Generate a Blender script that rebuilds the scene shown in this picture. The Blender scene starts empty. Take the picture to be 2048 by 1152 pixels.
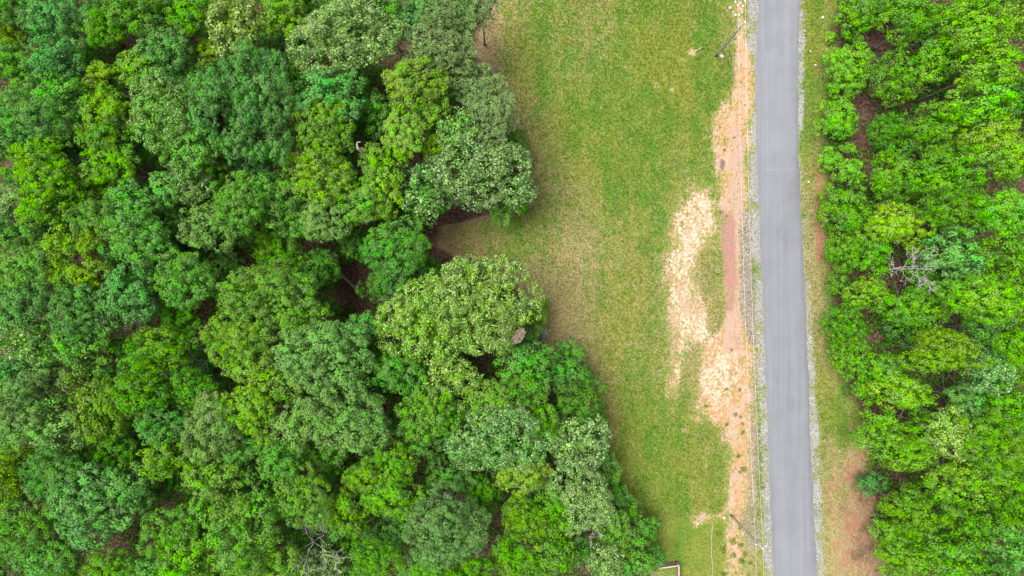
import bpy, math, random
import numpy as np

# ------------------------------------------------------------------ camera, sky, sun, exposure
SC = bpy.context.scene
COL = SC.collection
CAM_H = 90.0
K = 0.0637                                   # metres on the ground per photograph pixel
cam_d = bpy.data.cameras.new('camera')
cam = bpy.data.objects.new('camera', cam_d); COL.objects.link(cam)
cam.location = (0, 0, CAM_H); cam.rotation_euler = (0, 0, 0)
cam_d.sensor_width = 36.0
cam_d.lens = 36.0 * CAM_H / (2048 * K)
cam_d.clip_start = 1.0; cam_d.clip_end = 6000.0
SC.camera = cam

SUN_EL, SUN_AZ = 69.0, 285.0                 # degrees, azimuth clockwise from +Y (photo up)
W = bpy.data.worlds.new('World'); SC.world = W; W.use_nodes = True
wn = W.node_tree; wn.nodes.clear()
w_out = wn.nodes.new('ShaderNodeOutputWorld'); w_bg = wn.nodes.new('ShaderNodeBackground')
w_sky = wn.nodes.new('ShaderNodeTexSky'); w_sky.sky_type = 'NISHITA'; w_sky.sun_disc = False
w_sky.sun_elevation = math.radians(SUN_EL); w_sky.sun_rotation = math.radians(SUN_AZ)
w_sky.air_density = 1.0; w_sky.dust_density = 4.0; w_sky.ozone_density = 1.0
w_hs = wn.nodes.new('ShaderNodeHueSaturation'); w_hs.inputs['Saturation'].default_value = 0.35
wn.links.new(w_sky.outputs[0], w_hs.inputs['Color']); wn.links.new(w_hs.outputs[0], w_bg.inputs['Color'])
w_bg.inputs['Strength'].default_value = 0.06
wn.links.new(w_bg.outputs[0], w_out.inputs[0])
sd = bpy.data.lights.new('sun', 'SUN'); sd.energy = 1.5; sd.angle = math.radians(34); sd.color = (1.0, 0.96, 0.9)
sun = bpy.data.objects.new('sun', sd); COL.objects.link(sun)
_a, _e = math.radians(SUN_AZ), math.radians(SUN_EL)
sun.rotation_euler = (math.pi / 2 - _e, 0, math.pi - _a)
sun.location = (-60, 20, 120)
VS = SC.view_settings
VS.view_transform = 'Standard'; VS.look = 'None'; VS.exposure = 2.24; VS.gamma = 1.0; VS.use_curve_mapping = False
SC.render.filter_size = 1.1
try:
    SC.cycles.use_denoising = True; SC.cycles.denoiser = 'OPENIMAGEDENOISE'; SC.cycles.denoising_input_passes = 'RGB_ALBEDO_NORMAL'; SC.cycles.denoising_prefilter = 'ACCURATE'
    SC.cycles.max_bounces = 4; SC.cycles.diffuse_bounces = 3; SC.cycles.transmission_bounces = 3
    SC.cycles.glossy_bounces = 2
except Exception:
    pass

# ------------------------------------------------------------------ helpers
def at(px, py, z=0.0):
    s = K * (CAM_H - z) / CAM_H
    return ((px - 1024) * s, (576 - py) * s)

def mesh_from(name, V, F4=None, F3=None, mat=None, attrs=None, smooth=False):
    """V (n,3); F4 (a,4) quads; F3 (b,3) triangles; attrs {name: (domain, array)}"""
    me = bpy.data.meshes.new(name)
    V = np.asarray(V, np.float32)
    me.vertices.add(len(V)); me.vertices.foreach_set('co', V.ravel())
    parts, totals = [], []
    for F, n in ((F4, 4), (F3, 3)):
        if F is not None and len(F):
            F = np.asarray(F, np.int32); parts.append(F.ravel()); totals.append(np.full(len(F), n, np.int32))
    loops = np.concatenate(parts); tot = np.concatenate(totals)
    me.loops.add(len(loops)); me.loops.foreach_set('vertex_index', loops)
    me.polygons.add(len(tot))
    start = np.concatenate(([0], np.cumsum(tot)[:-1])).astype(np.int32)
    me.polygons.foreach_set('loop_start', start)
    try: me.polygons.foreach_set('loop_total', tot)
    except Exception: pass
    if smooth: me.polygons.foreach_set('use_smooth', np.ones(len(tot), bool))
    for an, (dom, arr) in (attrs or {}).items():
        arr = np.asarray(arr, np.float32)
        if arr.ndim == 2:
            a = me.attributes.new(an, 'FLOAT_VECTOR', dom); a.data.foreach_set('vector', arr.ravel())
        else:
            a = me.attributes.new(an, 'FLOAT', dom); a.data.foreach_set('value', arr)
    if mat: me.materials.append(mat)
    me.update(calc_edges=True); me.validate()
    return me

def obj(name, me, parent=None, loc=(0, 0, 0), scale=(1, 1, 1), rotz=0.0, **props):
    o = bpy.data.objects.new(name, me); COL.objects.link(o)
    o.location = loc; o.scale = scale; o.rotation_euler = (0, 0, rotz)
    if parent: o.parent = parent
    for k_, v in props.items(): o[k_] = v
    return o

def unit(a):
    return a / np.maximum(np.linalg.norm(a, axis=-1, keepdims=True), 1e-6)

def tubes(paths, sides=6):
    """paths: list of (points (n,3), radii (n,)) -> V, F4, F3"""
    Vs, F4, F3, off = [], [], [], 0
    ang = np.linspace(0, 2 * np.pi, sides, endpoint=False)
    for P, R_ in paths:
        P = np.asarray(P, float); R_ = np.asarray(R_, float); n = len(P)
        T = unit(np.gradient(P, axis=0))
        ref = np.array([0.31, 0.87, 0.38]); 
        A = unit(np.cross(T, ref)); B = np.cross(T, A)
        ring = P[:, None] + R_[:, None, None] * (np.cos(ang)[None, :, None] * A[:, None] + np.sin(ang)[None, :, None] * B[:, None])
        Vs.append(ring.reshape(-1, 3))
        for i in range(n - 1):
            for j in range(sides):
                j2 = (j + 1) % sides
                F4.append((off + i * sides + j, off + i * sides + j2, off + (i + 1) * sides + j2, off + (i + 1) * sides + j))
        for e in (0, n - 1):
            Vs.append(P[e:e + 1]); c = off + n * sides + (0 if e == 0 else 1)
            for j in range(sides):
                j2 = (j + 1) % sides
                F3.append((c, off + e * sides + j2, off + e * sides + j) if e == 0 else (c, off + e * sides + j, off + e * sides + j2))
        off += n * sides + 2
    return np.concatenate(Vs), F4, F3

def box_mesh(name, sx, sy, sz, mat, bev=0.0):
    """box centred on x,y with its base at z=0, chamfered along the top"""
    b = min(bev, sx * .4, sy * .4, sz * .4)
    x, y = sx / 2, sy / 2
    V = [(-x, -y, 0), (x, -y, 0), (x, y, 0), (-x, y, 0),
         (-x, -y, sz - b), (x, -y, sz - b), (x, y, sz - b), (-x, y, sz - b),
         (-x + b, -y + b, sz), (x - b, -y + b, sz), (x - b, y - b, sz), (-x + b, y - b, sz)]
    F = [(3, 2, 1, 0)]
    for k_ in (0, 4):
        for i in range(4):
            j = (i + 1) % 4
            F.append((k_ + i, k_ + j, k_ + 4 + j, k_ + 4 + i))
    F.append((8, 9, 10, 11))
    return mesh_from(name, V, F, None, mat)

# ------------------------------------------------------------------ node helpers
class N:
    def __init__(s, name):
        s.m = bpy.data.materials.new(name); s.m.use_nodes = True
        s.t = s.m.node_tree; s.t.nodes.clear()
        s.out = s.t.nodes.new('ShaderNodeOutputMaterial')
        s.pos = None
    def put(s, sock, v):
        if v is None: return
        if hasattr(v, 'is_output'): s.t.links.new(v, sock)
        else:
            try: sock.default_value = v
            except Exception: sock.default_value = tuple(v) + (1.0,)
    def math(s, op, a, b=None, clamp=False):
        n = s.t.nodes.new('ShaderNodeMath'); n.operation = op; n.use_clamp = clamp
        s.put(n.inputs[0], a); s.put(n.inputs[1], b); return n.outputs[0]
    def position(s):
        if s.pos is None: s.pos = s.t.nodes.new('ShaderNodeNewGeometry').outputs['Position']
        return s.pos
    def scaled(s, v, sc):
        n = s.t.nodes.new('ShaderNodeMapping'); s.put(n.inputs['Vector'], v); n.inputs['Scale'].default_value = sc
        return n.outputs[0]
    def noise(s, scale, vec=None, detail=3.0, rough=0.55, stretch=None, dist=0.0):
        v = vec if vec is not None else s.position()
        if stretch: v = s.scaled(v, stretch)
        n = s.t.nodes.new('ShaderNodeTexNoise'); s.put(n.inputs['Vector'], v)
        n.inputs['Scale'].default_value = scale; n.inputs['Detail'].default_value = detail
        n.inputs['Roughness'].default_value = rough; n.inputs['Distortion'].default_value = dist
        m = s.t.nodes.new('ShaderNodeMapRange'); s.t.links.new(n.outputs[0], m.inputs[0])   # spread to 0..1
        m.inputs[1].default_value = 0.27; m.inputs[2].default_value = 0.73
        return m.outputs[0]
    def voronoi(s, scale, vec=None, feat='F1', out='Distance'):
        n = s.t.nodes.new('ShaderNodeTexVoronoi'); s.put(n.inputs['Vector'], vec if vec is not None else s.position())
        n.feature = feat; n.inputs['Scale'].default_value = scale; return n.outputs[out]
    def step(s, v, lo, hi, a=0.0, b=1.0):
        n = s.t.nodes.new('ShaderNodeMapRange'); n.interpolation_type = 'SMOOTHSTEP'
        s.put(n.inputs[0], v); n.inputs[1].default_value = lo; n.inputs[2].default_value = hi
        n.inputs[3].default_value = a; n.inputs[4].default_value = b; return n.outputs[0]
    def lin(s, v, lo, hi, a=0.0, b=1.0):
        n = s.t.nodes.new('ShaderNodeMapRange'); s.put(n.inputs[0], v); n.inputs[1].default_value = lo; n.inputs[2].default_value = hi
        n.inputs[3].default_value = a; n.inputs[4].default_value = b; return n.outputs[0]
    def mix(s, f, a, b, mode='MIX'):
        n = s.t.nodes.new('ShaderNodeMix'); n.data_type = 'RGBA'; n.blend_type = mode
        s.put(n.inputs[0], f); s.put(n.inputs[6], a); s.put(n.inputs[7], b); return n.outputs[2]
    def attr(s, name, out='Fac'):
        n = s.t.nodes.new('ShaderNodeAttribute'); n.attribute_name = name; return n.outputs[out]
    def sep(s, v):
        n = s.t.nodes.new('ShaderNodeSeparateXYZ'); s.put(n.inputs[0], v); return n.outputs
    def hsv(s, c, h=0.5, sa=1.0, v=1.0):
        n = s.t.nodes.new('ShaderNodeHueSaturation'); s.put(n.inputs['Color'], c)
        s.put(n.inputs['Hue'], h); s.put(n.inputs['Saturation'], sa); s.put(n.inputs['Value'], v); return n.outputs[0]
    def bump(s, h, strength=0.5, dist=0.05):
        n = s.t.nodes.new('ShaderNodeBump'); s.put(n.inputs['Height'], h)
        n.inputs['Strength'].default_value = strength; n.inputs['Distance'].default_value = dist; return n.outputs[0]
    def finish(s, color, rough=0.9, normal=None, spec=0.2):
        p = s.t.nodes.new('ShaderNodeBsdfPrincipled'); s.put(p.inputs['Base Color'], color); s.put(p.inputs['Roughness'], rough)
        s.put(p.inputs['Specular IOR Level'], spec)
        if normal is not None: s.t.links.new(normal, p.inputs['Normal'])
        s.t.links.new(p.outputs[0], s.out.inputs[0]); return s.m

def leaf_material(name, var=0.2, pale=0.0, pale_col=(0.28, 0.39, 0.16), yellow=0.0, transl=0.22, gloss=0.012):
    n = N(name)
    oi = n.t.nodes.new('ShaderNodeObjectInfo')
    r = n.sep(n.attr('rnd', 'Vector'))                       # leaf, tuft, bough
    big = n.noise(0.16, detail=2.0)
    c = n.hsv(oi.outputs['Color'],
              n.math('ADD', n.lin(r[2], 0, 1, 0.488, 0.512), n.lin(r[1], 0, 1, -0.008, 0.008)),
              n.lin(r[1], 0, 1, 0.88, 1.12),
              n.math('MULTIPLY', n.lin(r[0], 0, 1, 1 - var, 1 + var), n.math('MULTIPLY', n.lin(r[1], 0, 1, 0.82, 1.18), n.lin(big, 0, 1, 0.88, 1.12))))
    if pale: c = n.mix(n.math('MULTIPLY', n.step(r[0], 1 - pale, 1 - pale + 0.04), 0.75), c, pale_col)
    if yellow: c = n.mix(n.math('MULTIPLY', n.step(r[1], 1 - yellow, 1 - yellow + 0.1), 0.55), c, (0.17, 0.25, 0.014))
    d = n.t.nodes.new('ShaderNodeBsdfDiffuse'); n.put(d.inputs['Color'], c)
    t = n.t.nodes.new('ShaderNodeBsdfTranslucent')
    n.put(t.inputs['Color'], n.hsv(c, 0.485, 1.1, 1.2))
    m1 = n.t.nodes.new('ShaderNodeMixShader'); m1.inputs[0].default_value = transl
    n.t.links.new(d.outputs[0], m1.inputs[1]); n.t.links.new(t.outputs[0], m1.inputs[2])
    g = n.t.nodes.new('ShaderNodeBsdfGlossy'); g.inputs['Roughness'].default_value = 0.42; g.inputs['Color'].default_value = (1, 1, 1, 1)
    if gloss <= 0:
        n.t.links.new(m1.outputs[0], n.out.inputs[0]); return n.m
    m2 = n.t.nodes.new('ShaderNodeMixShader'); m2.inputs[0].default_value = gloss
    n.t.links.new(m1.outputs[0], m2.inputs[1]); n.t.links.new(g.outputs[0], m2.inputs[2])
    n.t.links.new(m2.outputs[0], n.out.inputs[0])
    return n.m

M = {}
M['leaf_oak'] = leaf_material('oak_leaf', 0.15, gloss=0.0)
M['leaf_speckle'] = leaf_material('speckled_leaf', 0.28, pale=0.28, transl=0.22, gloss=0.015)
M['leaf_star'] = leaf_material('soft_leaf', 0.16, yellow=0.14, transl=0.26, gloss=0.0)
M['needle'] = leaf_material('pine_needle', 0.25, transl=0.15, gloss=0.0)

def bark(name, col, col2):
    n = N(name)
    c = n.mix(n.noise(3.0, stretch=(4, 4, 0.6)), col, col2)
    return n.finish(c, 0.95, n.bump(n.noise(9.0, stretch=(3, 3, 0.5)), 0.6, 0.03))
M['bark'] = bark('bark', (0.09, 0.078, 0.066), (0.20, 0.18, 0.155))
M['dead'] = bark('dead_wood', (0.24, 0.225, 0.20), (0.38, 0.36, 0.325))
M['snag'] = bark('bleached_wood', (0.38, 0.365, 0.33), (0.5, 0.485, 0.45))
M['twig'] = bark('brown_twig', (0.13, 0.09, 0.07), (0.30, 0.24, 0.19))

# field colour shared by the ground sheet and the grass standing on it
def field_colour(n, straw):
    a = n.noise(0.09, detail=2.0, stretch=(1.2, 0.6, 1))
    b = n.noise(0.42, detail=5.0, rough=0.62, stretch=(1.0, 0.7, 1))
    c = n.noise(4.2, detail=5.0, rough=0.75)
    d = n.noise(0.9, detail=4.0, rough=0.65)
    mow = n.noise(0.55, detail=2.0, stretch=(1.0, 0.035, 1))
    b = n.math('ADD', n.math('MULTIPLY', b, 0.72), n.math('MULTIPLY', mow, 0.28))
    straw = n.math('ADD', straw, n.lin(mow, 0, 1, -0.10, 0.10))
    g = n.mix(n.step(b, 0.2, 0.8), (0.076, 0.158, 0.018), (0.142, 0.184, 0.030))
    g = n.mix(n.math('MULTIPLY', n.step(a, 0.45, 0.8), 0.5), g, (0.180, 0.186, 0.034))
    g = n.mix(n.math('MULTIPLY', n.step(d, 0.70, 0.90), 0.45), g, (0.055, 0.140, 0.018))
    st = n.math('ADD', n.math('ADD', n.lin(c, 0, 1, -0.46, 0.46), n.lin(d, 0, 1, 0.34, -0.26)), straw)
    return n.mix(n.math('MULTIPLY', n.step(st, 0.02, 0.75), 0.85), g, n.mix(c, (0.23, 0.175, 0.085), (0.33, 0.26, 0.135)))

# ------------------------------------------------------------------ ground: masks in photo pixels of the ground plane
rng0 = np.random.default_rng(5)
def interp_rows(rows, Y):
    r = np.array(sorted(rows), float)
    return [np.interp(Y, r[:, 0], r[:, i]) for i in range(1, r.shape[1])], r[0, 0], r[-1, 0]
def band(rows, X, Y, soft=14.0, lo=0.0, hi=1.0):
    (x0, x1), y0, y1 = interp_rows(rows, Y)
    s = np.minimum(np.minimum(X - x0, x1 - X), np.minimum(Y - y0 + 4, y1 + 4 - Y))
    return np.clip(0.5 + s / soft, lo, hi)

WOOD_EDGE = [(-400, 985), (0, 975), (60, 960), (100, 950), (150, 960), (190, 1000), (230, 1020), (280, 1030), (330, 1045), (390, 1045), (420, 1010),
             (440, 940), (452, 885), (490, 872), (512, 900), (520, 985), (560, 1030), (610, 1055), (650, 1072), (690, 1090), (720, 1125), (760, 1150),
             (800, 1165), (860, 1180), (920, 1195), (970, 1215), (1020, 1235), (1060, 1262), (1110, 1285), (1152, 1300), (1500, 1330)]
EAST_EDGE = [(-400, 1662), (0, 1662), (60, 1650), (130, 1650), (200, 1642), (260, 1636), (330, 1638), (420, 1640), (520, 1645), (600, 1648), (700, 1652),
             (760, 1668), (830, 1705), (900, 1720), (960, 1725), (1020, 1730), (1100, 1742), (1152, 1750), (1500, 1760)]
ROAD_L = [(-700, 1565), (-300, 1537), (-100, 1522), (0, 1517), (70, 1513), (137, 1511.5), (200, 1511), (270, 1512), (340, 1514), (394, 1516), (470, 1519.5), (550, 1523),
          (660, 1528), (774, 1532), (860, 1535), (955, 1538), (1050, 1542), (1152, 1546), (1400, 1556), (1900, 1576)]
ROAD_R = [(-700, 1648), (-300, 1619), (-100, 1605), (0, 1600), (70, 1598), (137, 1596.5), (200, 1596), (270, 1596.5), (340, 1598), (394, 1600), (470, 1604.5), (550, 1608.5),
          (660, 1613), (774, 1617), (860, 1620), (955, 1624), (1050, 1629), (1152, 1634), (1400, 1646), (1900, 1670)]
GRAV_L = [(-300, 1512, 1540), (0, 1492, 1520), (50, 1493, 1516), (100, 1496, 1514), (118, 1505, 1513), (215, 1506, 1513), (240, 1499, 1514), (330, 1496, 1516), (394, 1494, 1518), (470, 1496, 1521),
          (540, 1503, 1525), (640, 1508, 1529), (774, 1515, 1534), (860, 1518, 1537), (955, 1520, 1540), (1050, 1523, 1544), (1152, 1525, 1548), (1400, 1535, 1558)]
GRAV_R = [(-300, 1617, 1640), (0, 1598, 1612), (60, 1596, 1613), (200, 1594, 1611), (300, 1596, 1609), (394, 1602, 1617), (550, 1607, 1622), (640, 1611, 1629),
          (774, 1615, 1634), (860, 1618, 1641), (955, 1622, 1645), (1050, 1627, 1648), (1152, 1632, 1652), (1400, 1644, 1664)]
DIRT = [(38, 1474, 1490), (80, 1467, 1495), (130, 1465, 1510), (180, 1456, 1510), (215, 1440, 1508), (240, 1429, 1502), (270, 1424, 1500), (300, 1425, 1498), (330, 1430, 1497),
        (360, 1438, 1496), (395, 1440, 1495), (430, 1436, 1490), (480, 1440, 1486), (560, 1442, 1486), (600, 1449, 1488), (640, 1442, 1496), (672, 1418, 1502), (700, 1402, 1508),
        (740, 1393, 1511), (780, 1390, 1512), (815, 1394, 1509), (835, 1412, 1506), (858, 1448, 1504), (900, 1458, 1503), (960, 1459, 1503), (1000, 1456, 1502), (1030, 1452, 1492), (1050, 1458, 1478),
        (1066, 1452, 1484), (1100, 1454, 1486), (1152, 1462, 1484), (1300, 1462, 1484)]
CREAM = [(388, 1388, 1408), (410, 1364, 1426), (440, 1351, 1436), (470, 1346, 1433), (495, 1345, 1404), (520, 1336, 1386), (560, 1336, 1390), (600, 1340, 1404), (640, 1345, 1420),
         (668, 1350, 1430), (700, 1350, 1398), (725, 1350, 1372), (740, 1347, 1370), (772, 1344, 1360)]
HOLE = [(512, 1410, 1438), (560, 1402, 1440), (610, 1420, 1444), (650, 1424, 1440), (664, 1428, 1436)]
GREEN_HOLE = [(690, 1376, 1396), (720, 1370, 1398), (760, 1366, 1392), (800, 1366, 1390)]

def masks(X, Y):
    m = {}
    we = np.interp(Y, *np.array(WOOD_EDGE, float).T); ee = np.interp(Y, *np.array(EAST_EDGE, float).T)
    m['litter'] = np.maximum(np.clip(0.5 + (we + 6 - X) / 40, 0, 1), np.clip(0.5 + (X - ee - 10) / 44, 0, 1))
    m['litter'] = np.maximum(m['litter'], .60 * np.clip((X - 1655) / 60, 0, 1) * np.clip((Y - 870) / 80, 0, 1))
    fr = np.clip(1 - (X - we - 10) / 95, 0, 1) * (X < 1450)
    notch = np.exp(-(((X - 960) / 95) ** 2 + ((Y - 480) / 45) ** 2)) + np.exp(-(((X - 975) / 60) ** 2 + ((Y - 110) / 70) ** 2))
    m['brown'] = np.clip(np.clip(1 - (X - we - 2) / 46, 0, 1) * (X < 1450) * 0.66 + notch * 0.55 + 0.60 * np.clip((X - 1640) / 50, 0, 1) * np.clip((Y - 880) / 80, 0, 1) + 0.5 * np.exp(-((X - ee + 6) / 10) ** 2) * (X > 1600), 0, 1)
    st = 0.08 + 0.36 * fr
    for cx, cy, rx, ry, a in ((1130, 640, 70, 160, .25), (1200, 90, 60, 120, .12), (1400, 650, 90, 200, .22), (1250, 250, 110, 160, -.22), (1330, 120, 90, 120, -.15), (1290, 930, 70, 130, -.2), (1380, 900, 60, 100, -.05),
                              (1160, 400, 60, 90, .14), (1180, 500, 90, 60, .1), (1330, 330, 60, 80, .08), (1350, 1090, 80, 50, -.28), (1480, 100, 40, 80, .12), (1640, 90, 30, 120, -.25), (1630, 480, 30, 140, .3), (1640, 650, 25, 90, .12), (1250, 1080, 80, 70, -.1)):
        st = st + 1.9 * a * np.exp(-(((X - cx) / rx) ** 2 + ((Y - cy) / ry) ** 2))
    st = st + 0.35 * np.exp(-((X - 1500) / 22) ** 2) * (Y > 830) + 0.55 * np.clip((X - 1635) / 30, 0, 1) * np.clip((Y - 840) / 60, 0, 1) - 0.55 * np.exp(-(((X - 1680) / 18) ** 2 + ((Y - 860) / 70) ** 2)) - 0.4 * np.exp(-(((X - 1690) / 14) ** 2 + ((Y - 1000) / 40) ** 2))
    st = st + .3 * np.exp(-((Y - 1033 - 3 * np.sin(X / 40)) / 4) ** 2) * ((X > 1255) & (X < 1440))
    m['straw'] = st
    d = np.maximum(band(DIRT, X, Y, 40, -.4, .92), np.minimum(band(CREAM, X, Y, 70, -.4, 1.2), .80))
    d = d - 0.95 * band(HOLE, X, Y, 26) - 0.8 * band(GREEN_HOLE, X, Y, 26)
    d = d - 0.35 * np.exp(-(((X - 1458) / 14) ** 2 + ((Y - 175) / 45) ** 2)) - .25 * np.exp(-(((X - 1462) / 10) ** 2 + ((Y - 110) / 40) ** 2))
    for cx, cy, rx, ry, a in ((1410, 1035, 22, 10, .75), (1395, 1048, 12, 8, .7), (1442, 1033, 14, 9, .8), (1478, 15, 16, 18, .75), (1384, 104, 9, 7, .8), (1430, 113, 6, 5, .7), (1392, 838, 14, 8, .7),
                              (1368, 650, 22, 60, .45), (1365, 118, 6, 5, .55), (1342, 178, 6, 6, .5), (1370, 860, 9, 8, .4), (1362, 395, 9, 9, .5), (1355, 730, 10, 30, .5)):
        d = np.maximum(d, a * np.exp(-(((X - cx) / rx) ** 2 + ((Y - cy) / ry) ** 2)))
    m['dirt'] = d
    m['cream'] = np.clip(band(CREAM, X, Y, 30) + 1.0 * np.exp(-(((X - 1438) / 50) ** 2 + ((Y - 755) / 90) ** 2)) + 0.5 * np.exp(-(((X - 1470) / 30) ** 2 + ((Y - 700) / 60) ** 2)) - 0.25, 0, 1)
    m['pink'] = band([(255, 1462, 1482), (300, 1462, 1490), (394, 1462, 1490), (420, 1438, 1490), (480, 1440, 1482), (560, 1444, 1482), (590, 1450, 1480), (660, 1448, 1486), (700, 1445, 1490)], X, Y, 16)
    m['mauve'] = band([(425, 1438, 1470), (470, 1438, 1470), (560, 1440, 1476), (575, 1452, 1474), (620, 1448, 1470)], X, Y, 18)
    red = np.maximum(band([(325, 1630, 1642), (400, 1631, 1645), (460, 1632, 1646), (520, 1634, 1647)], X, Y, 10),
                     0.0)
    for cx, cy, rx, ry, a in ((1725, 905, 8, 40, .75), (1700, 940, 16, 26, .75), (1712, 975, 9, 40, .8), (1690, 955, 30, 10, .6), (1705, 1055, 26, 36, .85), (1670, 1100, 16, 22, .7), (1740, 1000, 12, 60, .5), (1640, 280, 10, 20, .7), (1660, 1010, 12, 50, .55), (1700, 1120, 40, 40, .6), (1725, 1080, 22, 60, .6), (1672, 960, 18, 60, .45), (1740, 930, 14, 60, .55)):
        red = np.maximum(red, a * np.exp(-(((X - cx) / rx) ** 2 + ((Y - cy) / ry) ** 2)))
    red = np.maximum(red, .42 * np.clip((X - 1650) / 40, 0, 1) * np.clip((Y - 890) / 60, 0, 1) * (X < 1790))
    m['red'] = red
    g = np.maximum(band(GRAV_L, X - 2.5, Y, 9), band(GRAV_R, X + 2.5, Y, 9))
    gw = 0.72 + 0.28 * np.sin(Y / 37.0) * np.sin(Y / 13.0 + 1)
    weak = 1 - 0.6 * ((X > 1590) & (Y > 262) & (Y < 560)) - 0.35 * ((X > 1590) & (Y >= 560) & (Y < 650)) - 0.45 * ((X > 1590) & (Y < 25))
    m['gravel'] = g * gw * weak
    m['dgravel'] = band([(425, 1484, 1500), (470, 1481, 1502), (540, 1481, 1506), (600, 1481, 1509), (640, 1486, 1510), (700, 1503, 1514), (1000, 1494, 1520), (1040, 1482, 1522), (1100, 1496, 1524)], X, Y, 12) * np.where(Y > 690, .55, 1.0)
    return m

def height(x, y, mm):
    h = 0.03 * np.sin(x * 1.1 + np.sin(y * .6)) * np.sin(y * 0.9) + 0.05 * np.sin(x * .23 + 1) * np.sin(y * .19)
    h = h - 0.06 * np.clip(mm['dirt'], 0, 1) + 0.02 * mm['gravel']
    X = x / K + 1024; Y = 576 - y / K
    rl = np.interp(Y, *np.array(ROAD_L, float).T); rr = np.interp(Y, *np.array(ROAD_R, float).T)
    dist = np.minimum(np.abs(X - rl), np.abs(X - rr)); inside = (X > rl) & (X < rr)
    w = np.where(inside, 1.0, np.clip(1 - dist / 25.0, 0, 1))
    return h * (1 - w) - 0.02 * w

xs = np.concatenate(([-3000, -900, -300, -120, -90], np.arange(-75, -12, 1.0), np.arange(-12, 52, 0.2), np.arange(52, 80, 1.0), [90, 120, 300, 900, 3000]))
ys = np.concatenate(([-3000, -900, -300, -120, -70], np.arange(-48, -40, 1.0), np.arange(-40, 40, 0.2), np.arange(40, 49, 1.0), [70, 120, 300, 900, 3000]))
gx, gy = np.meshgrid(xs, ys)
gX, gY = gx / K + 1024, 576 - gy / K
gm = masks(gX, gY)
gz = height(gx, gy, gm)
nx, ny = len(xs), len(ys)
ii = np.arange(nx * ny).reshape(ny, nx)
GF = np.stack([ii[:-1, :-1], ii[:-1, 1:], ii[1:, 1:], ii[1:, :-1]], -1).reshape(-1, 4)

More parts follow.
